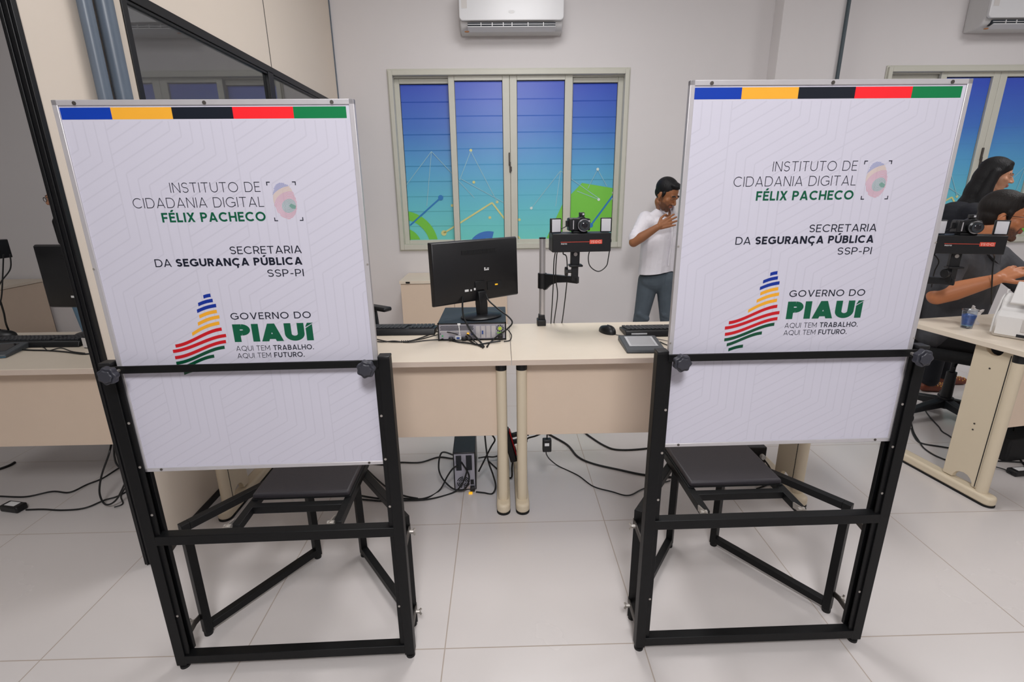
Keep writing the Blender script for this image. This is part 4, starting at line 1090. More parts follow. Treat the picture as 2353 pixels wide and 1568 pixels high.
r = thing('power_strip', 'black and red power strip propped between the two middle desk legs', 'power strip', (.050, 2.16, .155), 0)
T = Matrix.Rotation(radians(-14), 4, 'Y')
MB().box((-.022, -.02, .0), (.012, .03, .17), T).build('housing', 'black_plastic', r, bevel=.006, seg=3)
pl = MB().box((.011, -.016, .03), (.0165, .026, .16), T).build('socket_plate', 'red_plastic', r, bevel=.003)
for z in (.055, .095, .135): 
    m_ = MB(); m_.cyl(T @ Vector((.0165, .005, z)), T @ Vector((.018, .005, z)), .014, n=16); m_.build('socket', 'black_matte', pl)
for z in (.095, .13): MB().box((.017, -.006, z - .01), (.05, .014, z + .01), T).build('plug', 'black_plastic', r, bevel=.004)
cable('black plug lead running from the power strip behind the right desk leg, upper one', [(.047 + .068, 2.205, .262), (.12, 2.2, .285), (.16, 2.19, .30), (.24, 2.2, .33)], .004)
cable('black plug lead running from the power strip behind the right desk leg, lower one', [(.047 + .062, 2.205, .228), (.115, 2.2, .25), (.16, 2.19, .27), (.25, 2.22, .30)], .004)
cable('black cord hanging from the foot of the power strip to the floor', [(.04, 2.21, .13), (.035, 2.2, .09), (.03, 2.22, .02), (-.02, 2.3, .005), (-.09, 2.42, .005)], .004)

def adapter(label, p, rz, size=(.10, .05, .032)):
    r = thing('power_adapter', label, 'power adapter', p, rz, 'black power adapters')
    a, b, c = size
    MB().box((-a / 2, -b / 2, 0), (a / 2, b / 2, c)).build('body', 'black_plastic', r, bevel=.007, seg=3)
    MB().box((-a * .3, -b * .3, c - .0005), (a * .25, b * .3, c + .0006)).build('label_plate', 'label_white', r)
    return r
adapter('black power adapter with a pale label lying on the floor in the left bay', (px(34, 1172, Z=0)), radians(-12))
adapter('black power adapter lying on the floor under the right-hand desk', (px(2343, 1090, Z=0)), radians(5), (.11, .05, .03))
r = thing('power_adapter', 'small black power adapter hanging below the edge of the right middle desk', 'power adapter', (.193, 2.05, .262), 0, 'black power adapters')
MB().box((-.02, -.014, 0), (.02, .014, .062)).build('body', 'black_plastic', r, bevel=.004)
MB().box((-.011, -.0148, .032), (.009, -.0138, .046)).build('label_plate', 'label_white', r)
cable('short black lead holding the small adapter under the right middle desk', [(.193, 2.05, .32), (.194, 2.06, .35), (.195, 2.11, .42), (.2, 2.14, .60), (.2, 2.3, .715)], .003)

r = thing('voltage_stabilizer', 'black voltage stabilizer on the floor under the right middle desk', 'stabilizer', (1.25, 2.28, 0), 0)
MB().box((-.075, -.05, .004), (.07, .14, .155)).build('body', 'black_plastic', r, bevel=.005)
for x in (-.045, .0, .045):
    q = MB(); q.box((x - .016, -.0525, .085), (x + .016, -.0495, .135)); qo = q.build('outlet', 'black_matte', r, bevel=.002)
    MB().cyl((x, -.075, .11), (x, -.0525, .11), .012, n=12).build('plug', 'label_white' if x > .03 else 'black_plastic', qo)
for x in (-.06, .055): MB().cyl((x, 0, 0), (x, 0, .005), .01, n=10).build('foot', 'rubber', r)

# ------------------------------------------------------------------ scanner and cup on the right desk
r = thing('scanner', 'white document scanner on the right-hand desk, seen from its cable side', 'scanner', Vector((2.405, 2.130, .74)), radians(-57)); r.scale = (.82, 1.05, 1.28)
b = MB()
prof = [(-.10, 0), (-.108, .012), (-.105, .075), (-.09, .092), (-.07, .098), (-.055, .135), (-.02, .15), (.05, .13), (.09, .06), (.09, 0)]
b.prism(prof, -.15, .15, 'x'); b.build('housing', 'scanner_white', r, bevel=.016, seg=4)
sd = MB(); sd.prism([(-.103, .012), (-.10, .07), (-.05, .134), (-.02, .146), (.045, .126), (.085, .058), (.085, .01)], -.158, -.149, 'x'); sd.build('side_cover', 'scanner_white', r, bevel=.008, seg=3)
sd = MB(); sd.prism([(-.103, .012), (-.10, .07), (-.05, .134), (-.02, .146), (.045, .126), (.085, .058), (.085, .01)], .149, .158, 'x'); sd.build('side_cover', 'scanner_white', r, bevel=.008, seg=3)
tr = MB(); tr.prism([(-.098, .118), (-.112, .126), (-.060, .198), (-.050, .194)], -.105, .15, 'x'); to = tr.build('paper_tray', 'scanner_white', r, bevel=.006, seg=3)
MB().prism([(-.073, .180), (-.076, .182), (-.064, .199), (-.058, .197)], -.03, .06, 'x').build('tray_slot', 'pc_hole', to)
MB().box((-.02, -.118, .10), (.06, -.075, .13)).build('hinge_cover', 'scanner_white', r, bevel=.012, seg=3)
MB().box((-.035, -.1095, .028), (.06, -.1045, .072)).build('socket_recess', 'scanner_grey', r, bevel=.003)
MB().box((-.045, -.11, .010), (.09, -.104, .02)).build('vent_slot', 'pc_hole', r)
MB().box((-.15, -.02, .146), (-.142, .0, .160)).build('tray_guide', 'scanner_white', r, bevel=.002)
MB().box((-.13, .0, .142), (.1, .03, .152)).build('feed_slot', 'pc_dark', r, bevel=.003)
pg = MB(); pg.box((.03, -.125, .045), (.045, -.105, .068)); pg.build('plug', 'ink_blue', r, bevel=.002)
cable('dark data lead plugged into the white scanner', [Vector((2.33, 2.04, .80)), Vector((2.322, 2.035, .77)), Vector((2.318, 2.02, .745)), Vector((2.32, 1.96, .744)), Vector((2.325, 1.915, .735)), Vector((2.33, 1.91, .6)), Vector((2.36, 1.97, .45))], .0028)
cp = d3(.155, .385)
r = thing('cup', 'clear plastic cup with blue liquid on the right-hand desk, beside the scanner', 'cup', cp); r.scale = (.86, .86, .92)
c = MB(); c.lathe([(.024, .0), (.026, .002), (.036, .094), (.0385, .095), (.0385, .0975), (.035, .0975), (.034, .092), (.0245, .004), (.0, .0035)], 36); c.build('cup_wall', 'cup_plastic', r, smooth=60)
l = MB(); l.lathe([(.001, .020), (.0256, .020), (.0322, .072), (.001, .0725)], 32); l.build('printed_band', 'cup_liquid', r)
l = MB(); l.lathe([(.001, .014), (.0250, .014), (.0256, .0198), (.001, .0199)], 32); l.build('pale_band', 'cup_pale', r)
r = MB(); random.seed(3)
v = []; f = []; nx, ny = 9, 7
for j in range(ny):
    for i in range(nx):
        a = i / (nx - 1); b_ = j / (ny - 1); v.append((.03 * a + .004 * sin(9 * b_), .012 * sin(7 * a + 4 * b_) * .7 + .01 * b_, .075 - .065 * b_ - .02 * a + .006 * sin(11 * a + 3 * b_)))
for j in range(ny - 1):
    for i in range(nx - 1): f.append((j * nx + i, j * nx + i + 1, (j + 1) * nx + i + 1, (j + 1) * nx + i))
r.add(v, f); o = r.build('tissue', 'tissue', smooth=80); o.location = d3(.215, .41, .742); o.rotation_euler = (0, 0, A3); so_ = o.modifiers.new('thick', 'SOLIDIFY'); so_.thickness = .003
o.scale = (1.6, 2.2, 1.25)
tag(o, 'crumpled pale tissue standing between the plastic cup and the scanner', 'tissue')

# ------------------------------------------------------------------ cables on the floor and on the desks
def fl(pts, z=.005): return [px(x, y, Z=z) for x, y in pts]
def air(pts, Y): return [px(x, y, Y=Y) for x, y in pts]
G1 = 'black cables on the floor under the left middle desk'
cable('black cable running left along the floor from the tower computer, the uppermost', fl([(842, 1063), (880, 1068), (914, 1063), (965, 1063), (1007, 1051), (1039, 1054), (1046, 1050)]), .004, group=G1)
cable('black cable hanging in a big loop in front of the tower computer', air([(1041, 1046), (1015, 1041), (1008, 1075), (1018, 1102), (1042, 1124), (1068, 1124), (1078, 1095), (1060, 1062)], 2.118), .004, group=G1)
cable('black cable curving over the floor into the tower computer rear', fl([(820, 1138), (880, 1147), (920, 1146), (974, 1146), (1009, 1128)]) + air([(1028, 1095), (1040, 1078), (1052, 1070)], 2.12), .004, group=G1)
cable('black cable lying lowest along the floor towards the left photo chair', fl([(800, 1145), (880, 1152), (920, 1151), (983, 1148), (1040, 1133)]) + air([(1062, 1112), (1074, 1080)], 2.115), .004, group=G1)
cable('black cable leading along the floor behind the left chair seat', fl([(840, 1076), (870, 1105), (900, 1128), (930, 1140), (960, 1146)]), .004, group=G1)
cable('black cable from the tower computer plug looping up beside the desk leg', fl([(1094, 1131), (1112, 1133), (1131, 1135)]) + air([(1139, 1118), (1133, 1092), (1121, 1056), (1114, 1000), (1112, 960)], 2.10), .004, group=G1)
cable('black cable running right from behind the tower computer towards the power strip', fl([(1099, 1053), (1118, 1050), (1137, 1050), (1165, 1040)], .02), .004, group=G1)
cable('black cable hooking under the modesty panel beside the left desk leg', air([(1100, 1084), (1112, 1060), (1128, 1028), (1137, 1012), (1131, 1000), (1122, 985)], 2.16), .004, group=G1)
G2 = 'black cables on the floor under the right middle desk'
cable('thin black cable winding from the hanging adapter across the floor', [Vector((.193, 2.05, .265)), px(1255, 1042, Z=.19), px(1260, 1052, Z=.11), px(1270, 1062, Z=.05)] + fl([(1286, 1073), (1328, 1093), (1363, 1118), (1405, 1130), (1444, 1139), (1480, 1123), (1540, 1105)]), .0032, group=G2)
cable('thick black cable crossing the floor below the right middle desk', fl([(1255, 995), (1270, 1003), (1304, 1023), (1328, 1050), (1363, 1066), (1423, 1080), (1483, 1092), (1560, 1098)], .006), .0055, group=G2)
cable('black cable curving on the floor farthest back under the right middle desk', fl([(1340, 990), (1352, 1001), (1390, 1025), (1423, 1034), (1485, 1031), (1560, 1018)], .006), .005, group=G2)
cable('black cable at the stabilizer on the floor below the right backdrop', [Vector((1.29, 2.23, .11)), Vector((1.31, 2.18, .08)), Vector((1.33, 2.17, .03)), Vector((1.30, 2.14, .006)), Vector((1.22, 2.1, .005))], .004, group=G2)
G3 = 'black cables on the floor in the left bay'
cable('black cable wandering along the left bay floor from the left photo edge, uppermost', fl([(-40, 1140), (0, 1141), (60, 1142), (120, 1130), (160, 1132), (200, 1114), (235, 1100), (275, 1075), (320, 1050)]), .004, group=G3)
cable('black cable from the floor adapter in the left bay to the partition', fl([(60, 1172), (100, 1171), (145, 1173), (195, 1168), (240, 1150), (270, 1141), (310, 1120)]), .004, group=G3)
cable('black cable hanging from the left bay desk and looping near the floor', [px(256, 1020, Y=2.1)] + air([(250, 1045), (233, 1095), (229, 1135), (243, 1160), (268, 1148), (292, 1100)], 2.06), .004, group=G3)
cable('short black cable loop lying beside the partition post', fl([(262, 1166), (282, 1158), (278, 1140), (290, 1118), (310, 1090)]), .0032, group=G3)
cable('black cable dropping behind the partition post from the left bay desk', air([(262, 1020), (263, 1050), (272, 1072), (300, 1085)], 2.09), .004, group=G3)
cable('black cable with its end lying at the left photo edge', fl([(-30, 1085), (0, 1078), (22, 1070), (34, 1063)]), .007, group=G3)
G4 = 'dark cables on the floor beside the right-hand desk'
cable('dark cable winding from the office chair base towards the right desk leg', fl([(2120, 915), (2125, 940), (2136, 958), (2157, 981), (2165, 992), (2184, 1004), (2208, 1024), (2250, 1045)]), .004, group=G4)
cable('dark cable sweeping behind the right desk leg to the photo edge, upper one', fl([(2094, 985), (2100, 1002), (2115, 1018), (2157, 1026), (2207, 1033), (2293, 1040), (2330, 1041), (2375, 1026)]), .0045, group=G4)
cable('dark cable sweeping behind the right desk leg to the photo edge, lower one', fl([(2092, 960), (2098, 990), (2111, 1013), (2125, 1032), (2157, 1051), (2198, 1061), (2293, 1060), (2375, 1065)]), .004, group=G4)
cable('dark cable hanging below the right-hand desk panel at the photo edge', [d3(.33, .2, .40)] + fl([(2325, 1015), (2335, 1038), (2349, 1063), (2365, 1080)]), .004, group=G4)
cable('dark cable from the floor adapter under the right-hand desk', fl([(2322, 1088), (2310, 1080), (2285, 1073), (2270, 1073)], .012), .003, group=G4)
r = MB(); r.box((-.22, -.09, .0), (.25, .09, .13)); o = r.build('equipment_box', 'black_matte', bevel=.01); o.location = d3(.75, .40, 0); o.rotation_euler = (0, 0, A3)
tag(o, 'black equipment box on the floor under the right-hand desk panel', 'box')

DZ = .744
cable('thick black cable hanging from the back of the monitor to the desk, left one', [px(1063, 682, Y=2.31), px(1063, 712, Y=2.28), px(1068, 735, Y=2.25), px(1085, 765, Y=2.215), px(1104, 786, Y=2.20), px(1112, 797, Z=.746)], .0042)
cable('black cable looping from the monitor back round the computer corner', [px(1116, 676, Y=2.345), px(1124, 692, Y=2.32), px(1147, 712, Y=2.27), px(1168, 728, Y=2.235), px(1177, 742, Y=2.225), px(1165, 757, Y=2.222), px(1145, 771, Y=2.218), px(1128, 786, Y=2.21), px(1119, 797, Z=.746)], .0038)
cable('black power lead along the foot of the computer on the desk', [px(1150, 784, Z=.75), px(1130, 787, Z=.747), px(1112, 790, Z=.746), px(1095, 792, Z=.746), px(1080, 783, Y=2.218), px(1070, 772, Y=2.222)], .004)
cable('black lead bunched at the lower left ports of the computer', [px(1040, 784, Y=2.225), px(1060, 787, Z=.746), px(1085, 790, Z=.746), px(1105, 795, Z=.746), px(1110, 799, Z=.746)], .0038)
cable('black lead curving from the network plug to the desk front of the computer', [px(1073, 768, Y=2.23), px(1082, 775, Y=2.22), px(1092, 787, Y=2.21), px(1106, 797, Z=.745)], .0035)
cable('thin black keyboard lead twisted along the desk to the computer, upper one', [px(x, y, Z=DZ) for x, y in ((850, 776), (862, 779), (890, 785), (920, 786), (950, 782), (985, 770), (1003, 762))] + [px(1030, 764, Y=2.232), px(1052, 769, Y=2.232)], .0026)
cable('thin black lead twisted along the desk to the computer, lower one', [px(x, y, Z=DZ) for x, y in ((850, 784), (880, 786), (905, 784), (940, 787), (975, 783), (1000, 781), (1010, 781))] + [px(1018, 779, Y=2.236)], .0026)
cable('thin black lead from the keyboard to the computer audio port', [px(x, y, Z=DZ) for x, y in ((930, 786), (965, 780), (1000, 771))] + [px(1012, 768, Y=2.238)], .0024)
cable('thin lead looping beside the right corner of the computer', [px(1166, 757, Y=2.25), px(1175, 770, Y=2.23), px(1172, 782, Z=.745), px(1158, 785, Z=.745)], .0024)
tw = MB()
for i in range(5): p = px(923 + i * 4.3, 785.5, Z=DZ); tw.cyl(p + Vector((0, -.006, -.003)), p + Vector((0, .006, .004)), .0022, n=6)
o = tw.build('wire_tie', 'cable_black'); tag(o, 'twisted wire tie around the leads on the left middle desk', 'wire tie')
cable('thin mouse lead running to the keyboard on the right middle desk', [px(x, y, Z=.743) for x, y in ((1411, 766), (1418, 770), (1430, 771), (1445, 771))], .0018, 'cable_grey')
cable('thin grey-brown lead leaving the signature pad to the right, upper one', [px(x, y, Z=.744) for x, y in ((1476, 774), (1500, 777), (1520, 781), (1545, 786))], .0018, 'cable_grey')
cable('thin dark lead leaving the signature pad to the right, lower one', [px(x, y, Z=.744) for x, y in ((1517, 786), (1530, 792), (1550, 798))], .0024)
G5 = 'thin leads hanging from the middle camera stand'
bz = 1.15
cable('thin dark lead hanging from the left end of the middle light box, left one', [Vector((.262, 2.39, bz)), px(1273, 600, Y=2.40), px(1271, 660, Y=2.42), px(1266, 742, Y=2.52), Vector((.25, 2.55, .66))], .0026, group=G5)
cable('thin dark lead hanging from the left end of the middle light box, wavy one', [Vector((.268, 2.39, bz)), px(1278, 600, Y=2.40), px(1277, 640, Y=2.43), px(1281, 680, Y=2.46), px(1273, 742, Y=2.53), Vector((.27, 2.56, .66))], .0026, group=G5)
cable('dark lead with a plug hanging below the middle light box', [Vector((.30, 2.385, bz)), px(1294, 583, Y=2.39), px(1302, 592, Y=2.39), px(1303, 640, Y=2.42), px(1297, 700, Y=2.47), px(1291, 743, Y=2.53), Vector((.30, 2.56, .66))], .0028, group=G5)
cable('thin dark lead hanging in a loop under the right end of the middle light box', [Vector((.425, 2.385, bz)), px(1352, 590, Y=2.38), px(1356, 612, Y=2.38), px(1375, 624, Y=2.38), px(1393, 612, Y=2.38), px(1398, 592, Y=2.38), Vector((.515, 2.385, bz))], .0024, group=G5)
cable('thin dark lead hanging below the light box in front of the seated man', [tb2w @ Vector((.12, .0, .0)) for tb2w in [Matrix.Translation(s2.location) @ Matrix.Rotation(A3, 4, 'Z') @ tb2]] + [px(2285, 590, Y=2.38), px(2281, 620, Y=2.38), px(2279, 660, Y=2.40), px(2278, 700, Y=2.45)], .003)
cable('thin dark lead at the left end of the right-hand light box', [Matrix.Translation(s2.location) @ Matrix.Rotation(A3, 4, 'Z') @ tb2 @ Vector((-.12, .0, .0)), px(2157, 600, Y=2.42), px(2147, 625, Y=2.45), px(2140, 660, Y=2.5)], .003)
for i, (a, b) in enumerate((((8, 585), (2, 690)), ((23, 585), (0, 652)))):
    cable('thin black lead hanging from the light box at the left photo edge, ' + ('straight one' if i == 0 else 'curved one'),
          air([a, ((a[0] + b[0]) / 2 + (1 if i == 0 else 12), (a[1] + b[1]) / 2), b, (-14, b[1] + 40)], 2.33), .0028)
cable('thick black lead running down to the left bay desk at the photo edge', [px(0, 690, Y=2.40), px(9, 720, Y=2.42), px(14, 745, Y=2.44), px(24, 768, Z=.744)], .004)
cable('black lead bundle lying on the left bay desk in front of the keyboard', [px(x, y, Z=DZ) for x, y in ((36, 803), (70, 805), (110, 806), (150, 809), (190, 814), (215, 812))], .0035)
cable('thin black lead crossing the bundle on the left bay desk', [px(x, y, Z=DZ) for x, y in ((90, 795), (102, 800), (112, 806), (140, 800), (165, 808), (195, 812))], .0022)
# ------------------------------------------------------------------ people
def remesh(mb, name, mats, parent, loc, voxel, smooth_it=6, paint=None, cuts=(), weight=None):
    me = bpy.data.meshes.new(name); me.from_pydata([tuple(v - loc) for v in mb.v], [], mb.f)
    tmp = bpy.data.objects.new('tmp', me); COL.objects.link(tmp)
    r_ = tmp.modifiers.new('r', 'REMESH'); r_.mode = 'VOXEL'; r_.voxel_size = voxel; r_.use_smooth_shade = True
    s_ = tmp.modifiers.new('s', 'SMOOTH'); s_.iterations = smooth_it; s_.factor = .5
    dg = bpy.context.evaluated_depsgraph_get(); dg.update()
    out = bpy.data.meshes.new_from_object(tmp.evaluated_get(dg)); out.name = name
    bpy.data.objects.remove(tmp); bpy.data.meshes.remove(me)
    if cuts:
        bm = bmesh.new(); bm.from_mesh(out)
        for co, no in cuts: bmesh.ops.bisect_plane(bm, geom=bm.verts[:] + bm.edges[:] + bm.faces[:], plane_co=Vector(co) - loc, plane_no=no, clear_outer=True)
        bm.to_mesh(out); bm.free()
    out.materials.clear()
    for m in mats: out.materials.append(M[m])
    out.polygons.foreach_set('use_smooth', [True] * len(out.polygons))
    if paint:
        for p in out.polygons: p.material_index = paint(p.center + loc)
    if weight:
        at = out.attributes.new('stubble', 'FLOAT', 'POINT'); at.data.foreach_set('value', [weight(v.co + loc) for v in out.vertices])
    o = bpy.data.objects.new(name, out); COL.objects.link(o); o.parent = parent
    return o
class Head:
    def __init__(s, c, fwd, up, k=1.0):
        s.c = Vector(c); f = Vector(fwd).normalized(); u = Vector(up); l = u.cross(f).normalized(); u = f.cross(l).normalized()
        s.R = Matrix((f, l, u)).transposed(); s.k = k; s.Ri = s.R.inverted()
    def w(s, p): return s.c + s.R @ (Vector(p) * s.k)
    def l(s, p): return (s.Ri @ (p - s.c)) / s.k
    def ell(s, mb, c, r, rot=None, nu=20, nv=14): mb.sphere(s.w(c), tuple(v * s.k for v in r), s.R if rot is None else s.R @ rot, nu, nv)
    def rc(s, mb, a, ra, b, rb): mb.rc(s.w(a), ra * s.k, s.w(b), rb * s.k)
def head_prims(mb, H, female=False):
    H.ell(mb, (-.014, 0, .045), (.097, .075, .088), nu=28, nv=18)
    H.ell(mb, (.030, 0, -.008), (.061, .060, .083), nu=24, nv=16)
    j = .88 if female else 1.0
    H.ell(mb, (.026, 0, -.062), (.054, .053 * j, .040)); H.rc(mb, (.066, 0, -.092), .019 * j, (.060, 0, -.088), .020)
    for q in (-1, 1): H.rc(mb, (-.012, q * .052 * j, -.055), .016, (.045, q * .026 * j, -.090), .016)
    H.rc(mb, (.086, 0, .022), .0075, (.110, 0, -.018), .0095)                  # nose
    H.rc(mb, (.110, 0, -.018), .0095, (.106, 0, -.024), .010)
    for q in (-1, 1):
        H.ell(mb, (.096, q * .0125, -.024), (.011, .0075, .0075))
        H.rc(mb, (.078, q * .046, .034), .010, (.090, q * .014, .031), .010)       # brow ridge
        H.rc(mb, (.056, q * .046, -.010), .018, (.072, q * .028, -.022), .013)     # cheek
        H.ell(mb, (.0775, q * .032, .0165), (.010, .0145, .0105))                      # lidded eye
        H.ell(mb, (-.010, q * .077, .000), (.018, .007, .030), Matrix.Rotation(q * .35, 3, 'Z')); H.ell(mb, (-.004, q * .075, -.022), (.010, .006, .012))
        H.rc(mb, (-.014, q * .083, .018), .005, (-.024, q * .084, -.004), .005)
    H.ell(mb, (.0905, 0, -.0485), (.0075, .021, .0060)); H.ell(mb, (.0880, 0, -.0590), (.0080, .018, .0070))
def beard_weight(H):
    def f(p):
        x, y, z = H.l(p); a = abs(y)
        if abs(z) > .2 or abs(x) > .2 or a > .12: return 0.0
        sm = lambda e0, e1, v: (lambda t: t * t * (3 - 2 * t))(max(0., min(1., (v - e0) / (e1 - e0))))
        jaw = sm(-.024, -.048, z + .12 * max(0, .05 - x) * 0 + .9 * max(0, x - .055) * (1 if a > .028 else .2)) * sm(.000, .022, x) * sm(-.135, -.112, z)
        side = sm(.01, -.02, z) * sm(-.004, .008, x) * sm(.034, .020, x) * sm(.05, .06, a)
        mou = sm(.068, .080, x) * sm(.034, .026, a) * sm(-.031, -.036, z) * sm(-.046, -.042, z) if x > .06 else 0
        lip = 1 - sm(.080, .085, x) * sm(.026, .020, a) * sm(-.041, -.044, z) * sm(-.068, -.064, z)
        return max(jaw, side * .8, mou) * lip
    return f
def face_paint(H, skin=0, lip=1, brow=2, beard=None, hairline=None):
    rnd = random.Random(11)
    def f(p):
        q = H.l(p)
        if q.length > .2: return skin
        x, y, z = q; a = abs(y)
        if x > .07 and .012 < a < .052 and abs(z - (.039 - .12 * max(0, a - .03))) < .0045: return brow
        if x > .080 and a < .021 and -.0655 < z < -.0425: return lip
        return skin
    return f
def hand_prims(mb, wr, d, nrm, curl=.5, k=1.0, spread=.12, side=1):
    """wrist, pointing direction, back-of-hand normal; side=+1 thumb on d x n side"""
    wr = Vector(wr); d = Vector(d).normalized(); n = Vector(nrm); n = (n - d * n.dot(d)).normalized(); t = d.cross(n) * side
    mb.rc(wr, .023 * k, wr + d * .02 * k, .022 * k)
    for q in (-1, -.33, .33, 1):       # palm
        mb.rc(wr + d * .018 * k + t * q * .016 * k, .0135 * k, wr + d * .085 * k + t * q * .030 * k, .0115 * k)
    mb.rc(wr + d * .045 * k, .014 * k, wr + d * .075 * k, .013 * k)
    for i, (q, L) in enumerate(((1, .070), (.34, .080), (-.34, .074), (-1, .058))):
        p = wr + d * (.085 - .006 * (i == 3)) * k + t * q * .031 * k; dd = (d + t * q * spread).normalized(); rad = .0096 - .0009 * (i == 3)
        ang = curl * (.55 + .12 * i); cur = 0
        for f, ln in enumerate((.45, .31, .24)):
            cur += ang * (.55 if f == 0 else .75); v = dd * cos(cur) - n * sin(cur)
            e = p + v * L * ln * k; mb.rc(p, (rad - .0006 * f) * k, e, (rad - .0006 * (f + 1)) * k); p = e
    p = wr + d * .022 * k + t * .022 * k
    e = p + (d * .65 + t * .75 - n * .25 * curl).normalized() * .040 * k; mb.rc(p, .0125 * k, e, .0105 * k)
    e2 = e + (d * .9 + t * .35 - n * .45 * curl).normalized() * .030 * k; mb.rc(e, .0105 * k, e2, .0092 * k)
    e3 = e2 + (d + t * .1 - n * .5 * curl).normalized() * .022 * k; mb.rc(e2, .0092 * k, e3, .008 * k)
def frame(fwd, up): 
    f = Vector(fwd).normalized(); u = Vector(up).normalized(); l = u.cross(f).normalized(); u = f.cross(l).normalized()
    return Matrix((f, l, u)).transposed()
def torso(mb, hip, waist, chest, neck, R, k, e=0.0, fem=False):
    hip, waist, chest, neck = map(Vector, (hip, waist, chest, neck))
    w = .94 if fem else 1
    mb.sphere(hip, ((.105 + e) * k, (.165 + e) * k, (.12 + e) * k), R, 24, 14)
    mb.sphere(waist, ((.095 + e) * k, (.135 * w + e) * k, (.15 + e) * k), R, 24, 14)
    mb.sphere(chest, ((.110 + e) * k, (.165 * w + e) * k, (.17 + e) * k), R, 24, 14)
    for q in (-1, 1):
        s0 = chest + R @ Vector((0, q * .10 * k, .085 * k)); mb.rc(s0, (.075 + e) * k, chest + R @ Vector((0, q * .15 * w * k, .105 * k)), (.055 + e) * k)
        mb.rc(neck + R @ Vector((0, q * .02 * k, -.01 * k)), (.045 + e * .6) * k, chest + R @ Vector((0, q * .13 * w * k, .125 * k)), (.040 + e) * k)
def finish_eyes(H, root, loc, closed=False):
    for q in (-1, 1):
        mb = MB(); H.ell(mb, (.0815, q * .032, .0145), (.0065, .0100, .0042 if not closed else .0015)); mb2 = MB()
        o = mb.build('eye', 'eye_white', root, smooth=80); o.data.transform(Matrix.Translation(-loc))
        H.ell(mb2, (.0848, q * .0325, .0145), (.0040, .0045, .0042 if not closed else .0015)); o2 = mb2.build('iris', 'eye_dark', o, smooth=80); o2.data.transform(Matrix.Translation(-loc))
def collar(name, H_neck, R, r, h, m, root, loc, tilt=.25):
    """shirt collar: an open turned-over band round the neck"""
    mb = MB(); n = 28; v = []; f = []
    for i in range(n + 1):
        a = radians(24) + (2 * pi - radians(48)) * i / n
        ca, sa = cos(a), sin(a); fr = max(0, ca)
        for (rr, z) in ((r, h * (1 - .5 * fr)), (r * 1.10, h * (1.05 - .5 * fr)), (r * (1.32 + .25 * fr), h * (.25 - 1.0 * fr)), (r * 1.05, h * (-.1 - .6 * fr))):
            v.append(Vector(H_neck) + R @ Vector((rr * ca * 1.05, rr * sa, z)) - loc)
    for i in range(n):
        for k in range(4): f.append((i * 4 + k, i * 4 + (k + 1) % 4, i * 4 + 4 + (k + 1) % 4, i * 4 + 4 + k))
    f += [(0, 1, 2, 3), (n * 4 + 3, n * 4 + 2, n * 4 + 1, n * 4)]
    mb.add(v, f); return mb.build(name, m, root, bevel=.002, smooth=60)
def shoe(mb, an, toe_dir, k=1.0):
    d = Vector(toe_dir).normalized(); an = Vector(an); g = Vector((an.x, an.y, 0))
    mb.rc(g - d * .03 * k + Vector((0, 0, .035 * k)), .034 * k, g + d * .06 * k + Vector((0, 0, .034 * k)), .036 * k)
    mb.rc(g + d * .06 * k + Vector((0, 0, .034 * k)), .037 * k, g + d * .155 * k + Vector((0, 0, .028 * k)), .028 * k)
    mb.rc(g + Vector((0, 0, .04 * k)), .036 * k, an + Vector((0, 0, .0)), .038 * k)

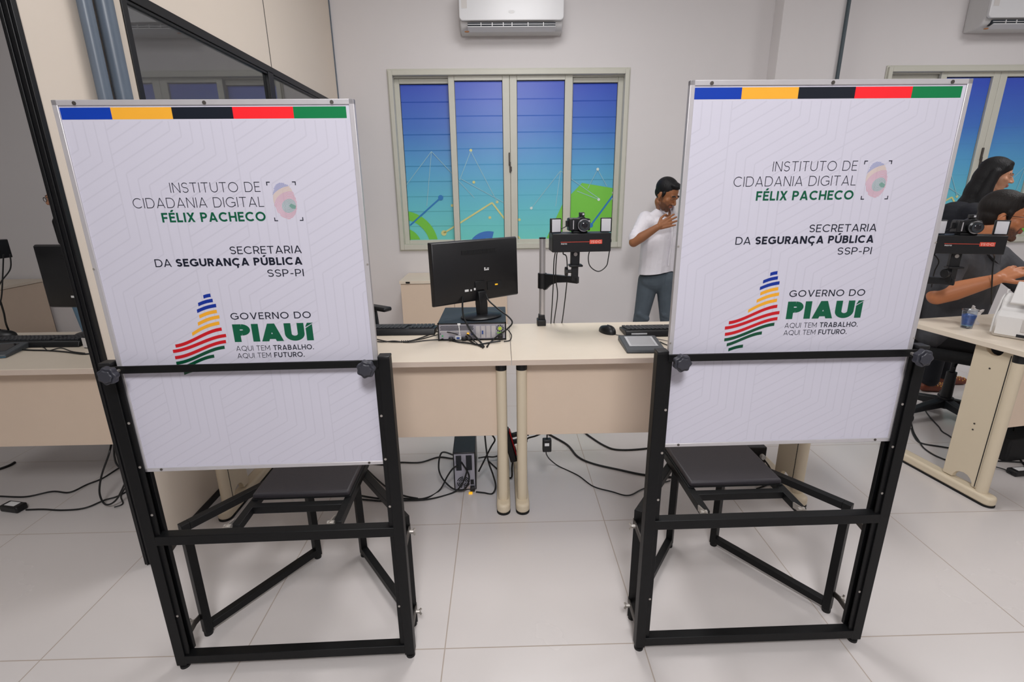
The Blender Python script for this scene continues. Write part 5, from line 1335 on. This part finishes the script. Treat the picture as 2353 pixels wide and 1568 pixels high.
# ---- standing man with his hand on his chest
def man_standing():
    k = .915; y0 = 4.22
    loc = Vector((1.25, y0, 0)); r = thing('person', 'man in a white shirt and grey jeans standing by the back wall, hand on chest', 'person', loc)
    fwd = Vector((.45, -.88, 0)).normalized(); R = frame(fwd, (0, 0, 1)); side = R @ Vector((0, 1, 0))   # his left
    hip = px(1509, 641, Y=y0); waist = px(1512, 593, Y=y0); chest = px(1518, 537, Y=y0); neck = px(1528, 478, Y=y0 - .02)
    H = Head((1.318, 4.12, 1.355), (.55, -.68, -.46), (.2, -.25, .95), .97)
    shR = px(1483, 503, Y=y0 - .03); shL = chest + side * .19 * k + Vector((0, 0, .10))
    elR = px(1456, 557, Y=4.06); wrR = px(1511, 522, Y=3.985)
    elL = shL + Vector((.06, .02, -.27)); wrL = elL + Vector((-.02, -.16, -.16))
    hR = px(1490, 650, Y=y0); hL = px(1531, 650, Y=y0 - .03)
    knR = px(1474, 725, Y=y0 - .03); knL = px(1533, 727, Y=y0 - .05)
    aR = Vector((px(1461, 800, Y=y0).x, y0 + .03, .075)); aL = Vector((px(1538, 800, Y=y0).x, y0 - .02, .075))
    b = MB(); head_prims(b, H); b.rc(H.w((-.02, 0, -.06)), .054 * k, neck + Vector((0, 0, -.04)), .058 * k)
    torso(b, hip, waist, chest, neck, R, k * .93)
    for s_, e_, w_ in ((shR, elR, wrR), (shL, elL, wrL)):
        b.rc(s_, .05 * k, e_, .041 * k); b.rc(e_, .042 * k, e_ + (w_ - e_) * .35, .043 * k); b.rc(e_ + (w_ - e_) * .35, .043 * k, w_, .028 * k)
    dh = (px(1546, 507, Y=3.985) - wrR).normalized()
    hand_prims(b, wrR, dh, Vector((-.15, -.95, .2)), .22, k * 1.10, .15, side=-1)
    hand_prims(b, wrL, (wrL - elL), (.9, 0, .2), .5, k, side=1)
    for h_, kn, a_ in ((hR, knR, aR), (hL, knL, aL)): b.rc(h_, .085 * k, kn, .056 * k); b.rc(kn, .056 * k, a_, .04 * k); shoe(b, a_, fwd, k * .9)
    remesh(b, 'body', ['skin_tan', 'lip_brown', 'brow_dark'], r, loc, .0042, 5, face_paint(H, 0, 1, 2), weight=beard_weight(H))
    finish_eyes(H, r, loc, True)
    h = MB(); H.ell(h, (-.024, 0, .058), (.098, .0805, .088), nu=28, nv=18); H.ell(h, (-.042, 0, .012), (.066, .070, .06)); H.ell(h, (.035, 0, .108), (.05, .055, .026))
    for q in (-1, 1): H.rc(h, (.012, q * .069, .03), .014, (.014, q * .071, .004), .008)
    remesh(h, 'hair', ['hair_black'], r, loc, .005, 3)
    s = MB(); torso(s, hip + Vector((0, 0, .03)), waist, chest, neck + Vector((0, 0, -.01)), R, k, .014)
    hm = hip + Vector((0, 0, -.16))
    for q in (-1, 0, 1): s.rc(chest + side * q * .055 + Vector((0, 0, -.05)), .125 * k, hm + side * q * .075, .118 * k)
    cutR = shR + (elR - shR) * .86; cutL = shL + (elL - shL) * .86
    for a_, c_ in ((shR, cutR), (shL, cutL)):
        s.rc(a_, .068 * k, a_ + (c_ - a_) * .5, .066 * k); s.rc(a_ + (c_ - a_) * .5, .064 * k, c_, .058 * k)
        d = (c_ - a_).normalized(); s.cyl(c_ - d * .035, c_ + d * .012, .064 * k, .062 * k, 18)
        for t in (.35, .52, .68): 
            p = a_ + (c_ - a_) * t; s.rc(p + Vector((-.05, -.02, .012)) * k, .018, p + Vector((.05, -.03, -.012)) * k, .016)
    so = remesh(s, 'shirt', ['shirt_white'], r, loc, .0055, 5, cuts=[(px(1500, 630, Y=y0 - .1), (.10, .0, -1))])
    pk = MB(); pk.tube(smooth_path([neck + fwd * .075 + Vector((0, 0, -.05)), chest + fwd * .128 + Vector((0, 0, .0)), waist + fwd * .126 + Vector((0, 0, .02)), waist + fwd * .126 + Vector((0, 0, -.05))]), .007, 6); pko = pk.build('placket', 'shirt_white', so, smooth=80); pko.data.transform(Matrix.Translation(-loc) @ Matrix.Diagonal((1, 1, 1, 1)))
    collar('collar', neck + Vector((0, -.006, .0)), frame(fwd + Vector((0, 0, -.35)), (0, 0, 1)), .066 * k, .036, 'shirt_white', so, loc)
    pl = MB()
    for i in range(14):
        z = neck.z - .07 - i * .043; 
    p = MB(); p.sphere(hip + Vector((0, 0, -.01)), (.118 * k, .172 * k, .12 * k), R)
    for h_, kn, a_ in ((hR, knR, aR), (hL, knL, aL)): p.rc(h_ + Vector((0, 0, .02)), .098 * k, kn, .07 * k); p.rc(kn, .071 * k, a_ + Vector((0, 0, .0)), .06 * k); p.rc(kn + Vector((-.03, -.035, .02)), .03, kn + Vector((.03, -.04, -.02)), .03)
    remesh(p, 'jeans', ['jeans'], r, loc, .006, 4)
    sh = MB()
    for a_ in (aR, aL): shoe(sh, a_ + Vector((0, 0, .0)), fwd, k)
    remesh(sh, 'shoes', ['shoe_dark'], r, loc, .006, 3)
    # placket with buttons
    bt = MB()
    return r
man_standing()

# ---- seated man with glasses
def man_seated():
    k = 1.0
    loc = Vector((2.80, 2.83, 0)); r = thing('person', 'bearded man with glasses in a grey shirt sitting behind the right-hand desk', 'person', loc)
    fwd = Vector((.62, -.78, 0)).normalized(); Rh = frame(fwd, (0, 0, 1)); side = Rh @ Vector((0, 1, 0))
    hip = Vector((2.71, 2.90, .555)); waist = Vector((2.69, 2.87, .70)); chest = Vector((2.645, 2.79, .89)); neck = Vector((2.66, 2.745, 1.065))
    H = Head((2.69, 2.70, 1.232), (.74, -.66, -.14), (.12, -.1, .97), 1.0)
    R = frame(Vector((.50, -.84, -.15)), (.05, -.18, 1))
    shR = Vector((2.40, 2.635, 1.015)); shL = Vector((2.86, 2.86, 1.0))
    elR = px(2153, 680, Y=2.53); wrR = px(2288, 643, Y=2.42)
    elL = Vector((3.02, 2.72, .82)); wrL = Vector((2.88, 2.52, .95))
    hR = hip - side * .09 + Vector((.02, -.01, -.03)); hL = hip + side * .09 + Vector((.02, 0, -.03))
    knR = hR + fwd * .42 + Vector((0, 0, .02)); knL = hL + fwd * .42 + Vector((0, .06, .02)); aR = knR + Vector((.02, .0, -.44)); aL = knL + Vector((.04, .02, -.44))
    aR.z = aL.z = .08
    b = MB(); head_prims(b, H); b.rc(H.w((-.022, 0, -.06)), .058, neck + Vector((0, 0, -.05)), .064)
    torso(b, hip, waist, chest, neck, R, 1.0)
    for s_, e_, w_ in ((shR, elR, wrR), (shL, elL, wrL)):
        b.rc(s_, .055, e_, .045); b.rc(e_, .046, e_ + (w_ - e_) * .3, .049); b.rc(e_ + (w_ - e_) * .3, .049, e_ + (w_ - e_) * .75, .036); b.rc(e_ + (w_ - e_) * .75, .036, w_, .028)
    hand_prims(b, wrR, Vector((.80, -.10, .42)), Vector((-.45, -.45, .8)), .55, 1.02, .15, side=1)
    hand_prims(b, wrL, Vector((-.25, -.75, .35)), Vector((.3, .2, .9)), .9, 1.0, .12, side=-1)
    for h_, kn, a_ in ((hR, knR, aR), (hL, knL, aL)): b.rc(h_, .085, kn, .056); b.rc(kn, .056, a_, .04); shoe(b, a_, fwd, .95)
    remesh(b, 'body', ['skin_warm', 'lip_brown', 'brow_dark'], r, loc, .0042, 5, face_paint(H, 0, 1, 2), weight=beard_weight(H))
    finish_eyes(H, r, loc, True)
    h = MB(); H.ell(h, (-.024, 0, .060), (.1, .0815, .090), nu=28, nv=18); H.ell(h, (-.046, 0, .008), (.068, .073, .062)); H.ell(h, (.038, 0, .108), (.05, .058, .030))
    for q in (-1, 1): H.rc(h, (.014, q * .068, .038), .014, (.018, q * .069, .0), .008)
    remesh(h, 'hair', ['hair_brown'], r, loc, .005, 3)
    g = MB(); 
    for q in (-1, 1):
        ring = [H.w((.108, q * .034 + .023 * cos(a), .012 + .017 * sin(a))) - loc for a in [2 * pi * i / 20 for i in range(21)]]; g.tube(ring, .0016, 6)
        g.tube([H.w((.107, q * .057, .018)) - loc, H.w((.085, q * .076, .021)) - loc, H.w((.0, q * .084, .020)) - loc, H.w((-.022, q * .084, .004)) - loc], .0016, 6)
    g.tube([H.w((.111, -.011, .014)) - loc, H.w((.113, 0, .017)) - loc, H.w((.111, .011, .014)) - loc], .0016, 6)
    g.build('glasses', 'glasses_black', r)
    s = MB(); torso(s, hip, waist, chest, neck + Vector((0, 0, -.015)), R, 1.08, .016); s.rc(chest, .155, hip, .155)
    cutR = shR + (elR - shR) * .80; cutL = shL + (elL - shL) * .8
    for a_, c_ in ((shR, cutR), (shL, cutL)): s.rc(a_, .078, c_, .068); d = (c_ - a_).normalized(); s.cyl(c_ - d * .03, c_ + d * .01, .071, .07, 18); s.rc(a_, .08, chest + Vector((0, 0, .03)), .12)
    so = remesh(s, 'shirt', ['shirt_grey'], r, loc, .0055, 4)
    collar('collar', neck + Vector((.004, -.002, -.005)), frame(fwd + Vector((0, 0, -.5)), (.3, -.1, 1)), .073, .042, 'shirt_grey', so, loc)
    p = MB(); p.sphere(hip + Vector((0, 0, -.03)), (.13, .18, .12), Rh)
    for h_, kn, a_ in ((hR, knR, aR), (hL, knL, aL)): p.rc(h_, .098, kn, .074); p.rc(kn, .073, a_, .06)
    remesh(p, 'trousers', ['trousers_black'], r, loc, .007, 3)
    sh = MB()
    for a_ in (aR, aL): shoe(sh, a_, fwd, 1.03)
    remesh(sh, 'shoes', ['shoe_dark'], r, loc, .007, 3)
man_seated()

# ---- woman with long black hair
def woman_standing():
    k = .93
    loc = Vector((3.16, 3.40, 0)); r = thing('person', 'woman with long black hair and dark clothes standing behind the seated man, looking right', 'person', loc)
    fwd = Vector((.93, -.36, 0)).normalized(); R = frame(fwd + Vector((0, 0, -.12)), (.12, 0, 1)); side = R @ Vector((0, 1, 0))
    hip = Vector((3.09, 3.46, .80)); waist = Vector((3.10, 3.47, .97)); chest = Vector((3.14, 3.47, 1.125)); neck = Vector((3.25, 3.46, 1.29))
    H = Head(px(2288, 408, Y=3.45), (.76, -.62, -.16), (.16, -.05, .97), .84)
    shR = Vector((3.09, 3.31, 1.125)); shL = Vector((3.26, 3.62, 1.18)); elR = Vector((3.10, 3.26, .93)); wrR = Vector((3.26, 3.18, .86)); elL = Vector((3.30, 3.64, .95)); wrL = Vector((3.45, 3.54, .9))
    hR = hip - side * .08 + Vector((0, 0, -.04)); hL = hip + side * .08 + Vector((0, 0, -.04)); aR = Vector((3.03, 3.27, .08)); aL = Vector((3.245, 3.40, .08))
    knR = (hR + aR) / 2 + fwd * .03; knL = (hL + aL) / 2 + fwd * .03
    b = MB(); head_prims(b, H, True); b.rc(H.w((-.02, 0, -.06)), .047, neck + Vector((0, 0, -.05)), .052); torso(b, hip, waist, chest, neck, R, k * .92, fem=True)
    for s_, e_, w_ in ((shR, elR, wrR), (shL, elL, wrL)): b.rc(s_, .042, e_, .036); b.rc(e_, .036, w_, .025)
    hand_prims(b, wrR, (wrR - elR), (0, -.3, .9), .5, .9, side=1); hand_prims(b, wrL, (wrL - elL), (0, .3, .9), .5, .9, side=-1)
    for h_, kn, a_ in ((hR, knR, aR), (hL, knL, aL)): b.rc(h_, .08, kn, .052); b.rc(kn, .05, a_, .034); shoe(b, a_, Vector((.97, -.12, 0)), .8)
    remesh(b, 'body', ['skin_fair', 'lip_rose', 'brow_dark'], r, loc, .0045, 5, face_paint(H, 0, 1, 2))
    finish_eyes(H, r, loc)
    h = MB(); H.ell(h, (-.026, 0, .064), (.106, .088, .094), nu=28, nv=18); H.ell(h, (-.055, 0, -.01), (.092, .094, .12), nu=24, nv=16)
    H.ell(h, (.012, 0, .108), (.066, .060, .032)); H.ell(h, (-.065, 0, -.12), (.095, .105, .14), nu=24, nv=16); H.ell(h, (-.07, 0, -.25), (.105, .13, .14), nu=24, nv=16)
    for q in (-1, 1):
        H.rc(h, (.034, q * .062, .086), .018, (-.006, q * .078, .01), .022); H.rc(h, (-.006, q * .078, .01), .024, (-.032, q * .086, -.10), .034); H.rc(h, (-.032, q * .086, -.10), .036, (-.015, q * .092, -.20), .04)
        H.rc(h, (-.015, q * .092, -.20), .042, (.01, q * .10, -.33), .030); H.rc(h, (-.02, q * .085, .03), .03, (-.03, q * .095, -.14), .045); H.rc(h, (-.03, q * .095, -.14), .048, (-.03, q * .105, -.30), .04)
    remesh(h, 'hair', ['hair_black'], r, loc, .006, 14)
    s = MB(); torso(s, hip, waist, chest, neck + Vector((0, 0, -.03)), R, k, .014, True)
    s.rc(chest + Vector((-.02, 0, .04)), .14, waist, .13)
    for s_, e_, w_ in ((shR, elR, wrR), (shL, elL, wrL)): s.rc(s_, .06, e_, .052); s.rc(e_, .052, w_, .038)
    remesh(s, 'blouse', ['cloth_navy'], r, loc, .006, 4)
    p = MB(); p.sphere(hip, (.115 * k, .17 * k, .13 * k), R)
    for h_, kn, a_ in ((hR, knR, aR), (hL, knL, aL)): p.rc(h_, .092, kn, .066); p.rc(kn, .064, a_ + Vector((0, 0, .01)), .055)
    remesh(p, 'trousers', ['cloth_navy'], r, loc, .007, 3)
    for a_ in (aR, aL):
        d = Vector((.97, -.12, 0)).normalized(); sh = MB(); shoe(sh, a_, d, .92)
        so = remesh(sh, 'shoe', ['shoe_brown'], r, loc, .004, 3)
        st_ = MB(); random.seed(5); got = []
        cand = [p for p in so.data.polygons if p.normal.z > .35]
        random.shuffle(cand)
        for p in cand:
            w_ = p.center + loc - Vector((a_.x, a_.y, 0))
            if .035 < w_.dot(d) < .150 and all((p.center - g_).length > .013 for g_ in got) and len(got) < 26:
                got.append(p.center.copy()); st_.sphere(p.center, .0058, nu=8, nv=6)
        st_.build('studs', 'stud_gold', so)
woman_standing()

# ---- woman in the left bay, almost hidden by the partition post
def woman_left():
    k = .93
    loc = Vector((-3.215, 4.02, 0)); r = thing('person', 'dark-haired person with glasses and blue jeans standing in the left bay behind the partition post', 'person', loc)
    fwd = Vector((-.9, -.35, 0)).normalized(); R = frame(fwd, (0, 0, 1)); side = R @ Vector((0, 1, 0))
    hip = loc + Vector((-.07, 0, .80)); waist = loc + Vector((0, 0, .96)); chest = loc + Vector((-.01, 0, 1.13)); neck = loc + Vector((-.04, 0, 1.30))
    H = Head(loc + Vector((-.085, -.02, 1.385)), (-.93, -.32, -.12), (0, 0, 1), .92)
    shR = chest - side * .16 + Vector((0, 0, .09)); shL = chest + side * .16 + Vector((0, 0, .09)); elR = shR + Vector((.06, 0, -.26)); wrR = elR + Vector((.02, .02, -.2)); elL = shL + Vector((.06, 0, -.26)); wrL = elL + Vector((.04, -.02, -.2))
    hR = hip - side * .08 + Vector((-.03, 0, -.04)); hL = hip + side * .08 + Vector((-.03, 0, -.04)); aR = Vector((hR.x + .03, hR.y, .08)); aL = Vector((hL.x + .03, hL.y, .08)); knR = (hR + aR) / 2; knL = (hL + aL) / 2
    b = MB(); head_prims(b, H, True); b.rc(H.w((-.02, 0, -.06)), .047, neck + Vector((0, 0, -.05)), .052); torso(b, hip, waist, chest, neck, R, k * .92, fem=True)
    for s_, e_, w_ in ((shR, elR, wrR), (shL, elL, wrL)): b.rc(s_, .042, e_, .036); b.rc(e_, .036, w_, .025); hand_prims(b, w_, Vector((0, 0, -1)), (.9, .1, 0), .4, .9)
    for h_, kn, a_ in ((hR, knR, aR), (hL, knL, aL)): b.rc(h_, .08, kn, .052); b.rc(kn, .05, a_, .034); shoe(b, a_, fwd, .8)
    remesh(b, 'body', ['skin_fair', 'lip_rose', 'brow_dark'], r, loc, .006, 4, face_paint(H, 0, 1, 2))
    finish_eyes(H, r, loc)
    h = MB(); H.ell(h, (-.026, 0, .062), (.104, .086, .092), nu=28, nv=18); H.ell(h, (-.055, 0, .0), (.082, .088, .10))
    for q in (-1, 1): H.rc(h, (.03, q * .075, .05), .018, (-.01, q * .085, -.06), .026); H.rc(h, (-.01, q * .085, -.06), .028, (.06, q * .085, -.17), .030); H.rc(h, (.06, q * .085, -.17), .032, (.085, q * .075, -.33), .026)
    H.rc(h, (-.075, 0, -.02), .08, (-.095, 0, -.16), .07); remesh(h, 'hair', ['hair_black'], r, loc, .006, 3)
    g = MB()
    for q in (-1, 1):
        g.tube([H.w((.100, q * .034 + .024 * cos(a), .010 + .018 * sin(a))) - loc for a in [2 * pi * i / 20 for i in range(21)]], .0018, 6)
        g.tube([H.w((.099, q * .057, .018)) - loc, H.w((.085, q * .076, .021)) - loc, H.w((-.01, q * .082, .016)) - loc], .0018, 6)
    g.tube([H.w((.104, -.011, .014)) - loc, H.w((.104, .011, .014)) - loc], .0018, 6); g.build('glasses', 'glasses_black', r)
    s = MB(); torso(s, hip, waist, chest, neck + Vector((0, 0, -.03)), R, k, .014, True); s.rc(chest, .13, waist, .13)
    for s_, e_, w_ in ((shR, elR, wrR), (shL, elL, wrL)): s.rc(s_, .06, e_, .052); s.rc(e_, .05, w_, .038)
    remesh(s, 'shirt', ['shirt_white'], r, loc, .007, 4)
    p = MB(); p.sphere(hip, (.118 * k, .172 * k, .13 * k), R)
    for h_, kn, a_ in ((hR, knR, aR), (hL, knL, aL)): p.rc(h_, .10, kn, .078); p.rc(kn, .076, a_, .062)
    remesh(p, 'jeans', ['jeans_blue'], r, loc, .007, 3)
    sh = MB()
    for a_ in (aR, aL): shoe(sh, a_, fwd, .9)
    remesh(sh, 'shoes', ['shoe_dark'], r, loc, .007, 3)
woman_left()
